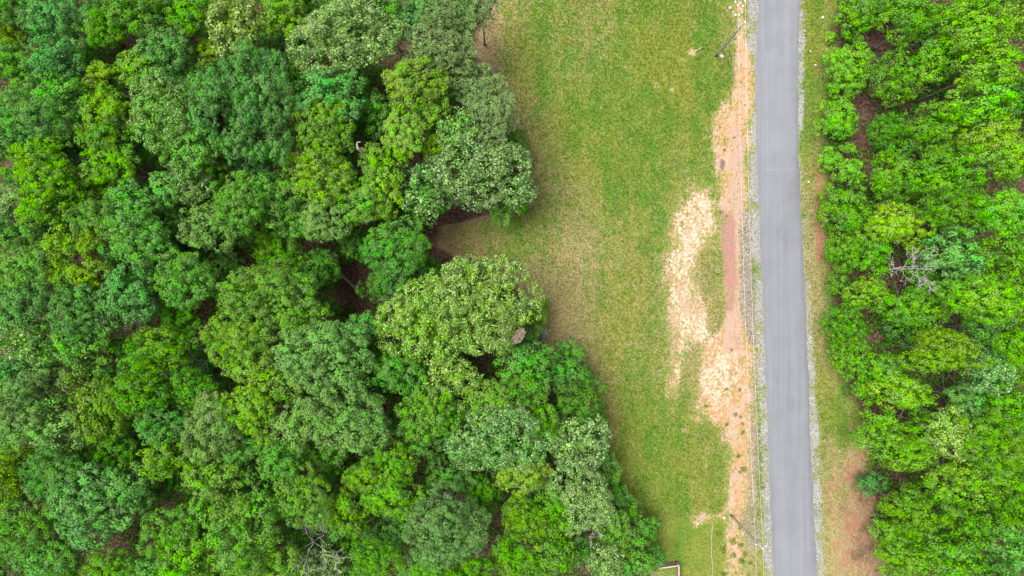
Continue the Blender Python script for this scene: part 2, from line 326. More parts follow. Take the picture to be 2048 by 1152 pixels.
def ground_material():
    n = N('ground_cover')
    field = field_colour(n, n.attr('straw'))
    n1 = n.noise(0.5, detail=5.0, rough=0.62, stretch=(1.25, 0.8, 1)); n2 = n.noise(2.6, detail=4.0, rough=0.65); n3 = n.noise(7.0, detail=3.0)
    brk = n.math('ADD', n.lin(n1, 0, 1, -0.42, 0.42), n.lin(n2, 0, 1, -0.42, 0.42))
    # brown dead-leaf fringe of the wood
    br = n.math('ADD', n.attr('brown'), n.math('MULTIPLY', brk, 0.55))
    c = n.mix(n.math('MULTIPLY', n.step(br, 0.30, 0.75), 0.8), field, n.mix(n3, (0.17, 0.105, 0.065), (0.29, 0.19, 0.12)))
    # dirt
    tan = n.mix(n.step(n2, 0.35, 0.65), (0.36, 0.215, 0.10), (0.42, 0.275, 0.165))
    tan = n.mix(n.step(n1, 0.4, 0.7), tan, (0.41, 0.285, 0.20))
    cream = n.mix(n.step(n2, 0.38, 0.62), (0.40, 0.30, 0.19), (0.50, 0.41, 0.30))
    ws = n.noise(0.55, detail=5.0, rough=0.6, stretch=(1.7, 0.55, 1), dist=0.8)
    cream = n.mix(n.step(ws, 0.45, 0.85), cream, (0.40, 0.27, 0.185))
    dc = n.mix(n.step(n.math('ADD', n.attr('cream'), n.math('MULTIPLY', brk, 1.0)), 0.2, 0.9), tan, cream)
    dc = n.mix(n.step(n.math('ADD', n.attr('pink'), n.math('MULTIPLY', brk, 0.8)), 0.35, 0.65), dc, (0.39, 0.265, 0.20))
    dc = n.mix(n.step(n.math('ADD', n.attr('mauve'), n.math('MULTIPLY', brk, 0.9)), 0.35, 0.9), dc, (0.32, 0.175, 0.145))
    dc = n.mix(n.math('MULTIPLY', n.step(n.noise(0.7, detail=5.0, rough=0.7, stretch=(1.3, 0.6, 1), dist=1.0), 0.58, 0.9), 0.55), dc, (0.25, 0.16, 0.095))
    dc = n.mix(n.math('MULTIPLY', n.step(n3, 0.72, 0.90), 0.5), dc, (0.22, 0.16, 0.07))
    dm = n.step(n.math('ADD', n.attr('dirt'), n.math('ADD', n.math('ADD', n.math('MULTIPLY', brk, 0.8), n.lin(n.noise(0.8, detail=5.0, rough=0.65, stretch=(1.6, 0.5, 1), dist=0.6), 0, 1, -0.4, 0.4)), n.lin(n3, 0, 1, -0.34, 0.34))), 0.24, 0.84)
    dc = n.hsv(dc, 0.5, 1.02, n.lin(n2, 0, 1, 0.80, 0.98))
    c = n.mix(dm, c, dc)
    rs = n.noise(1.6, detail=4.0, stretch=(2.0, 0.45, 1))
    rm = n.math('MULTIPLY', n.step(n.math('ADD', n.attr('red'), n.lin(rs, 0, 1, -0.65, 0.6)), 0.30, 0.75), 0.9)
    c = n.mix(rm, c, n.mix(n2, (0.22, 0.095, 0.055), (0.31, 0.155, 0.095)))
    dg = n.step(n.math('ADD', n.attr('dgravel'), n.math('MULTIPLY', brk, 0.5)), 0.35, 0.75)
    vo = n.voronoi(7.0, out='Color')
    c = n.mix(n.math('MULTIPLY', dg, 0.75), c, n.mix(n.sep(vo)[0], (0.10, 0.085, 0.075), (0.34, 0.28, 0.235)))
    gvm = n.step(n.math('ADD', n.attr('gravel'), n.math('MULTIPLY', brk, 0.85)), 0.32, 0.75)
    c = n.mix(gvm, c, n.mix(n.sep(vo)[1], (0.13, 0.13, 0.11), (0.34, 0.335, 0.31)))
    # leaf litter under the trees
    lm = n.step(n.math('ADD', n.attr('litter'), n.math('MULTIPLY', brk, 0.6)), 0.40, 0.9)
    lc = n.mix(n.step(n2, 0.35, 0.7), (0.05, 0.029, 0.022), (0.125, 0.072, 0.050))
    lc = n.mix(n.math('MULTIPLY', n.step(n1, 0.6, 0.85), 0.6), lc, (0.035, 0.055, 0.018))
    c = n.mix(lm, c, lc)
    c = n.hsv(c, 0.5, 1.0, n.lin(n3, 0, 1, 0.66, 0.94))
    bmp = n.bump(n.math('ADD', n2, n.math('MULTIPLY', n3, 0.6)), 0.55, 0.10)
    return n.finish(c, 0.95, bmp, 0.1)
ground_me = mesh_from('ground', np.stack([gx, gy, gz], -1).reshape(-1, 3), GF, None, ground_material(),
                      {k_: ('POINT', v.ravel()) for k_, v in gm.items()}, smooth=True)
obj('ground', ground_me, kind='structure')

def sample(px, py):
    """ground height at a ground-plane pixel"""
    X = np.atleast_1d(np.asarray(px, float)); Y = np.atleast_1d(np.asarray(py, float))
    x = (X - 1024) * K; y = (576 - Y) * K
    return height(x, y, masks(X, Y))

# ------------------------------------------------------------------ road
def road_material():
    n = N('asphalt')
    st = n.noise(0.9, stretch=(3.0, 0.05, 1), detail=4.0)
    fine = n.noise(14.0, detail=3.0); mid = n.noise(0.35, detail=3.0)
    c = n.mix(st, (0.116, 0.120, 0.136), (0.142, 0.146, 0.160))
    c = n.hsv(c, 0.5, 1.0, n.math('MULTIPLY', n.lin(fine, 0, 1, 0.87, 1.13), n.lin(mid, 0, 1, 0.93, 1.07)))
    u = n.attr('across')
    edge = n.math('ADD', n.step(n.math('ADD', u, n.lin(n.noise(0.6), 0, 1, -0.04, 0.04)), 0.86, 0.97), n.step(u, 0.09, 0.0))
    c = n.mix(n.math('MULTIPLY', edge, 0.40), c, (0.075, 0.079, 0.098))
    trk = n.math('ADD', n.step(n.math('ABSOLUTE', n.math('SUBTRACT', u, 0.30)), 0.10, 0.02), n.step(n.math('ABSOLUTE', n.math('SUBTRACT', u, 0.68)), 0.10, 0.02))
    c = n.mix(n.math('MULTIPLY', trk, 0.10), c, (0.18, 0.18, 0.19))
    y = n.sep(n.position())[1]
    c = n.mix(n.math('MULTIPLY', n.step(y, 15.03, 15.0), 0.15), c, (0.10, 0.102, 0.116))
    for yc in (15.02, -24.2):                                   # paving seam and a transverse crack
        dd = n.math('ABSOLUTE', n.math('SUBTRACT', n.math('ADD', y, n.lin(n.noise(0.8), 0, 1, -0.25, 0.25)), yc))
        c = n.mix(n.math('MULTIPLY', n.step(dd, 0.05, 0.015), 0.4), c, (0.05, 0.05, 0.055) if yc < 0 else (0.20, 0.20, 0.21))
    dirt = n.math('MULTIPLY', n.step(n.math('ADD', n.math('ABSOLUTE', n.math('SUBTRACT', u, 0.5)), n.lin(n.noise(1.1, detail=5.0), 0, 1, -0.05, 0.05)), 0.46, 0.52), 0.55)
    c = n.mix(dirt, c, (0.17, 0.15, 0.115))
    blot = n.noise(0.22, detail=5.0, rough=0.7, stretch=(1.6, 0.5, 1))
    c = n.mix(n.math('MULTIPLY', n.step(blot, 0.55, 0.9), 0.35), c, (0.085, 0.086, 0.095))
    return n.finish(c, 0.88, n.bump(fine, 0.3, 0.015), 0.25)
yy = np.arange(-700, 1900, 6.0)
rl = np.interp(yy, *np.array(ROAD_L, float).T); rr = np.interp(yy, *np.array(ROAD_R, float).T)
ker = np.hanning(25); ker /= ker.sum()
sm = lambda a: np.convolve(np.pad(a, 12, mode='edge'), ker, mode='valid')
rl, rr = sm(rl), sm(rr)
wob = lambda s: 0.7 * np.sin(yy / 31 + s) + 0.6 * np.sin(yy / 11 + s) + 0.5 * np.sin(yy / 4.7 + 2 * s) + rng0.normal(0, .45, len(yy))
cols, acr = [], []
prof = [(0.0, -0.05), (0.0, 0.022), (0.004, 0.035)] + [(t, 0.035 + 0.05 * (1 - (2 * t - 1) ** 2)) for t in np.linspace(0.05, 0.95, 15)] + [(0.996, 0.035), (1.0, 0.022), (1.0, -0.05)]
wl, wr = wob(0), wob(2)
for t, z in prof:
    X = (rl + wl * (t < .03)) * (1 - t) + (rr + wr * (t > .97)) * t
    cols.append(np.stack([(X - 1024) * K, (576 - yy) * K, np.full_like(yy, z)], -1)); acr.append(np.full_like(yy, t))
RV = np.stack(cols, 1); na, nb = RV.shape[:2]
ri = np.arange(na * nb).reshape(na, nb)
RF = np.stack([ri[:-1, :-1], ri[1:, :-1], ri[1:, 1:], ri[:-1, 1:]], -1).reshape(-1, 4)
obj('road', mesh_from('road', RV.reshape(-1, 3), RF, None, road_material(), {'across': ('POINT', np.stack(acr, 1).ravel())}, smooth=True), kind='structure')

# ------------------------------------------------------------------ loose gravel along both road edges (uncountable)
def stone_material(name, a, b):
    n = N(name); r = n.sep(n.attr('rnd', 'Vector'))[0]
    return n.finish(n.mix(r, a, b), 0.9, None, 0.2)
def scatter_stones(name, PX, PY, size, mat, rng):
    oct_ = np.array([(1, 0, 0), (0, 1, 0), (-1, 0, 0), (0, -1, 0), (0, 0, .8), (0, 0, -.6)], float)
    of = np.array([(0, 1, 4), (1, 2, 4), (2, 3, 4), (3, 0, 4), (1, 0, 5), (2, 1, 5), (3, 2, 5), (0, 3, 5)])
    n = len(PX); z = sample(PX, PY)
    a = rng.uniform(0, 2 * np.pi, n); ca, sa = np.cos(a), np.sin(a)
    B = oct_[None] * (rng.uniform(.6, 1.3, (n, 6, 1))) * size[:, None, None] * np.array([1, .8, .7])
    x = B[..., 0] * ca[:, None] - B[..., 1] * sa[:, None]; y = B[..., 0] * sa[:, None] + B[..., 1] * ca[:, None]
    V = np.stack([x + ((PX - 1024) * K)[:, None], y + ((576 - PY) * K)[:, None], B[..., 2] + (z + size * .2)[:, None]], -1)
    F = (of[None] + (np.arange(n) * 6)[:, None, None]).reshape(-1, 3)
    rnd = np.repeat(rng.uniform(0, 1, (n, 3)), 8, axis=0)
    return mesh_from(name, V.reshape(-1, 3), None, F, mat, {'rnd': ('FACE', rnd)})
r_ = np.random.default_rng(11)
PX, PY = r_.uniform(1475, 1660, 220000), r_.uniform(-40, 1200, 220000)
mk = masks(PX, PY)
rL = np.interp(PY, *np.array(ROAD_L, float).T); rR = np.interp(PY, *np.array(ROAD_R, float).T)
offroad = (PX < rL + r_.exponential(1.2, len(PX))) | (PX > rR - r_.exponential(1.2, len(PX)))
keep = (r_.uniform(0, 1, len(PX)) < np.clip(mk['gravel'] * 0.95 - 0.12, 0, 1) * (.6 + .4 * np.sin(PY / 23.0 + np.sin(PY / 7.0) * 1.5))) & offroad
gi = np.where(keep)[0][:26000]
M['stone'] = stone_material('limestone_gravel', (0.18, 0.172, 0.15), (0.37, 0.36, 0.33))
obj('gravel', scatter_stones('gravel', PX[gi], PY[gi], r_.uniform(.035, .085, len(gi)), M['stone'], r_), kind='stuff',
    label='pale crushed stone strips along both edges of the grey road', category='gravel')
keep2 = (r_.uniform(0, 1, len(PX)) < np.clip(mk['dgravel'] * 0.5 - 0.05, 0, 1) * 0.6) & offroad
gi = np.where(keep2)[0][:6000]
M['brownstone'] = stone_material('brown_gravel', (0.08, 0.06, 0.05), (0.36, 0.32, 0.27))
obj('brown_gravel', scatter_stones('brown_gravel', PX[gi], PY[gi], r_.uniform(.04, .11, len(gi)), M['brownstone'], r_), kind='stuff',
    label='brown loose stones washed out beside the pink bare track', category='gravel')

# ------------------------------------------------------------------ grass tufts standing on the field and the verges (uncountable)
def grass_material():
    n = N('grass_blades')
    r = n.sep(n.attr('rnd', 'Vector'))
    f = field_colour(n, r[2])
    c = n.hsv(f, n.lin(r[1], 0, 1, 0.485, 0.515), 1.05, n.lin(r[0], 0, 1, 0.58, 1.08))
    d = n.t.nodes.new('ShaderNodeBsdfDiffuse'); n.put(d.inputs['Color'], c)
    t = n.t.nodes.new('ShaderNodeBsdfTranslucent'); n.put(t.inputs['Color'], c)
    m1 = n.t.nodes.new('ShaderNodeMixShader'); m1.inputs[0].default_value = 0.3
    n.t.links.new(d.outputs[0], m1.inputs[1]); n.t.links.new(t.outputs[0], m1.inputs[2]); n.t.links.new(m1.outputs[0], n.out.inputs[0])
    return n.m
NG = 120000
PX, PY = r_.uniform(860, 1760, NG * 2), r_.uniform(-30, 1185, NG * 2)
mk = masks(PX, PY)
rL = np.interp(PY, *np.array(ROAD_L, float).T); rR = np.interp(PY, *np.array(ROAD_R, float).T)
p = (1 - np.clip(mk['dirt'] * 1.5, 0, 1)) * (1 - np.clip(mk['gravel'] * 1.2, 0, 1)) * (1 - .9 * mk['dgravel']) * (1 - np.clip(mk['litter'] * 1.6 - .3, 0, 1)) * (1 - .7 * mk['red']) * (1 - .5 * mk['brown'])
gi = np.where((r_.uniform(0, 1, NG * 2) < p) & ((PX < rL - 3) | (PX > rR + 3)))[0][:NG]
PX, PY = PX[gi], PY[gi]; n_ = len(gi); st = mk['straw'][gi]
gz_ = sample(PX, PY)
tall = np.where(PY > 1035, .6, 1.0)
nb_ = 3
a = r_.uniform(0, 2 * np.pi, (n_, nb_)); L = r_.uniform(.07, .2, (n_, nb_)) * tall[:, None]; lean = r_.uniform(.4, 1.5, (n_, nb_)); wd = r_.uniform(.02, .055, (n_, nb_))
bx = ((PX - 1024) * K)[:, None] + r_.normal(0, .03, (n_, nb_)); by = ((576 - PY) * K)[:, None] + r_.normal(0, .03, (n_, nb_)); bz = np.repeat(gz_[:, None], nb_, 1)
ca, sa = np.cos(a), np.sin(a)
V = np.stack([np.stack([bx - sa * wd, by + ca * wd, bz - .01], -1), np.stack([bx + sa * wd, by - ca * wd, bz - .01], -1),
              np.stack([bx + ca * L * np.sin(lean), by + sa * L * np.sin(lean), bz + L * np.cos(lean * .8)], -1)], 2).reshape(-1, 3)
F = np.arange(len(V)).reshape(-1, 3)
rnd = np.stack([r_.uniform(0, 1, n_ * nb_), np.repeat(r_.uniform(0, 1, n_), nb_), np.repeat(st + r_.normal(0, .12, n_), nb_)], -1)
obj('grass', mesh_from('grass', V, None, F, grass_material(), {'rnd': ('FACE', rnd)}), kind='stuff',
    label='mown field grass, green with straw coloured patches', category='grass')

# ------------------------------------------------------------------ crowns
STY = dict(  # bough radius range, shell roughness, tuft radius range, leaves per tuft, leaf length range, normal jitter, lobe density
    oak=dict(lr=(.9, 1.6), rough=.13, tr=(.34, .56), nl=38, ls=(.145, .235), jit=.30, dens=1.1, up=.85, dn=.8, mat='leaf_oak'),
    speckle=dict(lr=(1.0, 1.6), rough=.07, tr=(.36, .6), nl=33, ls=(.16, .27), jit=.6, dens=1.2, up=.80, dn=.75, mat='leaf_speckle'),
    star=dict(lr=(.8, 1.6), rough=.24, tr=(.28, .48), nl=32, ls=(.14, .23), jit=.32, dens=1.0, up=1.2, dn=.9, mat='leaf_star'),
    pine=dict(lr=(.7, 1.2), rough=.20, tr=(.28, .42), nl=30, ls=(.22, .36), jit=.5, dens=1.1, up=.95, dn=.85, mat='needle'))

def fib_dirs(n, zlo, rng):
    i = np.arange(n) + .5
    z = 1 - (1 - zlo) * i / n; ph = i * 2.399963 + rng.uniform(0, 6.28)
    s = np.sqrt(np.clip(1 - z * z, 0, 1))
    d = np.stack([np.cos(ph) * s, np.sin(ph) * s, z], -1)
    return unit(d + rng.normal(0, .16, d.shape))

def leaf_quads(C, Nn, L, Wd, rng, bend=.18):
    n = len(C)
    ref = unit(rng.normal(0, 1, (n, 3)))
    T = unit(np.cross(Nn, ref)); B = np.cross(Nn, T)
    L = L[:, None]; Wd = Wd[:, None]
    V = np.stack([C - T * L * .5 - Nn * L * bend * .5, C + B * Wd * .5 - T * L * .08 + Nn * L * .06, C + T * L * .5 - Nn * L * bend, C - B * Wd * .5 - T * L * .08 + Nn * L * .06], 1)
    return V.reshape(-1, 3), np.arange(n * 4).reshape(-1, 4)

def crown_mesh(style, R, seed, thin=1.0):
    S = dict(STY[style]); rng = np.random.default_rng(seed)
    fa, fb = rng.uniform(.8, 1.25), rng.uniform(.85, 1.25)          # every prototype its own bough and leaf size
    if style == 'star' and R > 3: fa *= 1.22
    S['lr'] = tuple(q * fa for q in S['lr']); S['tr'] = tuple(q * (fa * fb) ** .5 for q in S['tr']); S['ls'] = tuple(q * fb for q in S['ls'])
    lrm = np.mean(S['lr']) * min(1, R / 2.6)
    area = 2 * np.pi * R * R * 1.35
    nlobe = max(7, int(area / (np.pi * lrm ** 2) * S['dens'] * .9))
    D = fib_dirs(nlobe, -.55, rng)
    az = np.arctan2(D[:, 1], D[:, 0]); p1, p2, p3 = rng.uniform(0, 6.28, 3)
    f = 1 + .10 * np.sin(2 * az + p1) + .09 * np.sin(3 * az + p2) + .06 * np.sin(5 * az + p3)
    LR = rng.uniform(*S['lr'], nlobe) * min(1, R / 2.6)
    zs = np.where(D[:, 2] > 0, S['up'], S['dn'])
    rad = (R * f - LR * .85) * (1 + rng.normal(0, S['rough'], nlobe)).clip(.55, 1.25)
    if style == 'star': rad = rad * (1 - .22 * np.clip(D[:, 2], 0, 1))
    C = D * rad[:, None] * np.stack([np.ones(nlobe), np.ones(nlobe), zs], -1)
    # tufts on the boughs
    TC, TN, TR, TB = [], [], [], []
    for i in range(nlobe):
        nt = max(6, int(2.1 * (LR[i] / np.mean(S['tr'])) ** 2 * thin))
        d = unit(rng.normal(0, 1, (nt * 2, 3)))
        d = d[(d @ unit(D[i] + np.array([0, 0, .6]))) > -.25][:nt]
        pz = C[i] + d * LR[i] * np.array([1, 1, .8]) * rng.uniform(.72, 1.04, (len(d), 1))
        dist = np.linalg.norm(pz[:, None] - C[None], axis=-1) / LR[None]
        dist[:, i] = 9
        ok = dist.min(1) > .62
        TC.append(pz[ok]); TN.append(d[ok]); TR.append(rng.uniform(*S['tr'], ok.sum())); TB.append(np.full(ok.sum(), rng.uniform()))
    TC = np.concatenate(TC); TN = np.concatenate(TN); TR = np.concatenate(TR); TB = np.concatenate(TB)
    nt = len(TC); nl = S['nl']
    trn = rng.uniform(0, 1, nt)
    d = unit(rng.normal(0, 1, (nt, nl, 3)) + TN[:, None] * .75 + np.array([0, 0, .35]))
    tn = np.repeat(TN[:, None], nl, 1)
    if style == 'pine':
        n = nt * nl
        base = np.repeat(TC[:, None], nl, 1).reshape(-1, 3); dd = d.reshape(-1, 3)
        L = rng.uniform(*S['ls'], n)[:, None]
        side = unit(np.cross(dd, unit(rng.normal(0, 1, (n, 3))))) * .036
        V = np.stack([base - side, base + side, base + dd * L + side * .5, base + dd * L - side * .5], 1).reshape(-1, 3)
        F = np.arange(n * 4).reshape(-1, 4)
    else:
        pos = (TC[:, None] + d * TR[:, None, None] * rng.uniform(.72, 1.05, (nt, nl, 1))).reshape(-1, 3)
        nn = unit(d + tn * .25 + np.array([0, 0, .15]) + rng.normal(0, S['jit'], d.shape)).reshape(-1, 3)
        L = rng.uniform(*S['ls'], nt * nl); 
        V, F = leaf_quads(pos, nn, L, L * rng.uniform(.55, .85, nt * nl), rng)
    rnd = np.stack([rng.uniform(0, 1, nt * nl), np.repeat(trn, nl), np.repeat(TB, nl)], -1)
    # sparser inner foliage
    ni = int(60 * R * R)
    di = unit(rng.normal(0, 1, (ni, 3))); di[:, 2] = np.abs(di[:, 2]) * 1.1 - .35
    ci = di * R * rng.uniform(.3, .72, (ni, 1)) * np.array([1, 1, .8])
    V2, F2 = leaf_quads(ci, unit(di + rng.normal(0, .5, di.shape)), rng.uniform(.35, .6, ni), rng.uniform(.25, .45, ni), rng)
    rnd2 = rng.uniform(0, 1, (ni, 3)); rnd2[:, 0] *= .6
    F = np.concatenate([F, F2 + len(V)]); V = np.concatenate([V, V2]); rnd = np.concatenate([rnd, rnd2])
    return mesh_from(style + '_crown', V, F, None, M[S['mat']], {'rnd': ('FACE', rnd)})

NEED = {'oak': {1.7: 2, 2.6: 3, 3.6: 4, 4.7: 4, 6.0: 3}, 'speckle': {1.9: 1, 2.8: 2, 4.2: 2, 6.0: 2}, 'star': {1.7: 2, 2.6: 3, 3.6: 3, 4.8: 2}, 'pine': {2.8: 2, 3.8: 2}}
PROTO = {s: {R: [crown_mesh(s, R, 1000 * i + int(R * 10) + len(s) * 77) for i in range(c)] for R, c in d.items()} for s, d in NEED.items()}

def limb_paths(rng, H, R, n_limb, r0, start=.5, up=.5, sub=2, pine=False):
    zt = np.linspace(0, H, 8)
    wx = np.cumsum(rng.normal(0, .09, 8)); wy = np.cumsum(rng.normal(0, .09, 8))
    trunk = np.stack([wx - wx[0], wy - wy[0], zt], -1); tr = r0 * (1 - .78 * (zt / H) ** .9); tr[0] *= 1.35
    paths = [(trunk, tr)]
    for i in range(n_limb):
        t = start + (1 - start) * (i + rng.uniform(0, .8)) / n_limb
        b = np.array([np.interp(t * H, zt, trunk[:, k_]) for k_ in range(3)])
        a = i * 2.4 + rng.uniform(-.4, .4)
        ln = R * rng.uniform(.72, 1.08) * ((1.15 - t) * 2 if pine else 1)
        dirv = np.array([math.cos(a), math.sin(a), (.1 if pine else up) * rng.uniform(.5, 1.3)])
        s = np.linspace(0, 1, 6)
        pts = b + dirv * ln * s[:, None] + np.cumsum(rng.normal(0, .05 * ln, (6, 3)), 0) * (s[:, None] > 0) + np.array([0, 0, .25 * ln]) * (s ** 2)[:, None]
        rb = r0 * .42 * (1.2 - t) * 1.2
        paths.append((pts, rb * (1 - .8 * s)))
        for j in range(sub):
            k0 = rng.integers(2, 5); aa = a + rng.choice([-1, 1]) * rng.uniform(.4, .9)
            d2 = np.array([math.cos(aa), math.sin(aa), rng.uniform(.2, .9)]); s2 = np.linspace(0, 1, 4)
            p2 = pts[k0] + d2 * ln * rng.uniform(.3, .55) * s2[:, None] + np.cumsum(rng.normal(0, .03 * ln, (4, 3)), 0) * (s2[:, None] > 0)
            paths.append((p2, rb * .45 * (1 - .8 * s2)))
    return paths

TRUNK = {}
for kind, pine in (('broad', False), ('pine', True)):
    TRUNK[kind] = []
    for i in range(3):
        rg = np.random.default_rng(70 + i + 10 * pine)
        V, F4, F3 = tubes(limb_paths(rg, 13.0, 4.5, 9, .26, .55, .45, 2, pine), 6)
        TRUNK[kind].append(mesh_from('trunk', V, F4, F3, M['bark'], smooth=True))

TINT = dict(mid=(.076, .208, .030), blue=(.072, .202, .042), grey=(.112, .220, .052), olive=(.096, .216, .024), yellow=(.126, .266, .014), lime=(.145, .265, .028),
            vivid=(.072, .218, .013), bright=(.082, .226, .012), pale=(.132, .245, .056), dark=(.060, .172, .020), pine=(.160, .255, .085))
TWORD = dict(mid='mid green', blue='bluish green', grey='greyish green', olive='olive green', yellow='yellow green', lime='lime green', vivid='vivid green', bright='bright green',
             pale='pale speckled', dark='dark green', pine='grey green feathery')
TREES = []   # records for the labels
rt = random.Random(9)
def tree(px, py, rx, ry, style, tint, zc, label=None, group=None, name=None, rot=None, trunk=True, gain=1.0):
    s = K * (CAM_H - zc) / CAM_H
    x, y = (px - 1024) * s, (576 - py) * s
    q = min(1, 1.3 * min(rx, ry) / max(rx, ry)); rx, ry = (rx * (q if rx > ry else 1) , ry * (q if ry > rx else 1))
    ax, ay = rx * s * .97, ry * s * .97; R = math.sqrt(ax * ay)
    Rs = min(PROTO[style], key=lambda q: abs(math.log(q / R)))
    rots = rt.choice([0, math.pi]) + rt.uniform(-.25, .25) if abs(rx - ry) > 8 else rt.uniform(0, 6.28)
    me = rt.choice(PROTO[style][Rs])
    name = name or ('pine_tree' if style == 'pine' else 'broadleaf_tree')
    root = obj(name, None, None, (x, y, 0)); root.empty_display_size = .5
    j = lambda: rt.uniform(.88, 1.12) * gain
    c = TINT[tint]; v = j()
    cr = obj('crown', me, root, (0, 0, zc), (ax / Rs, ay / Rs, R / Rs * rt.uniform(.85, 1.05) * (1.45 if group == G2 else 1)), rots)
    cr.color = (c[0] * v * rt.uniform(.9, 1.1), c[1] * v, c[2] * v * rt.uniform(.85, 1.15), 1)
    tk = obj('trunk', rt.choice(TRUNK['pine' if style == 'pine' else 'broad']), root, (0, 0, -.1), (R / 4.5, R / 4.5, (zc + .25 * R) / 13.0), rt.uniform(0, 6.28))
    root['category'] = 'shrub' if name == 'shrub' else 'tree'
    if label: root['label'] = label
    if group: root['group'] = group
    TREES.append(dict(o=root, px=px, py=py, R=R, tint=tint, style=style, zc=zc, label=label, name=name, r=(rx + ry) / 2))
    return root

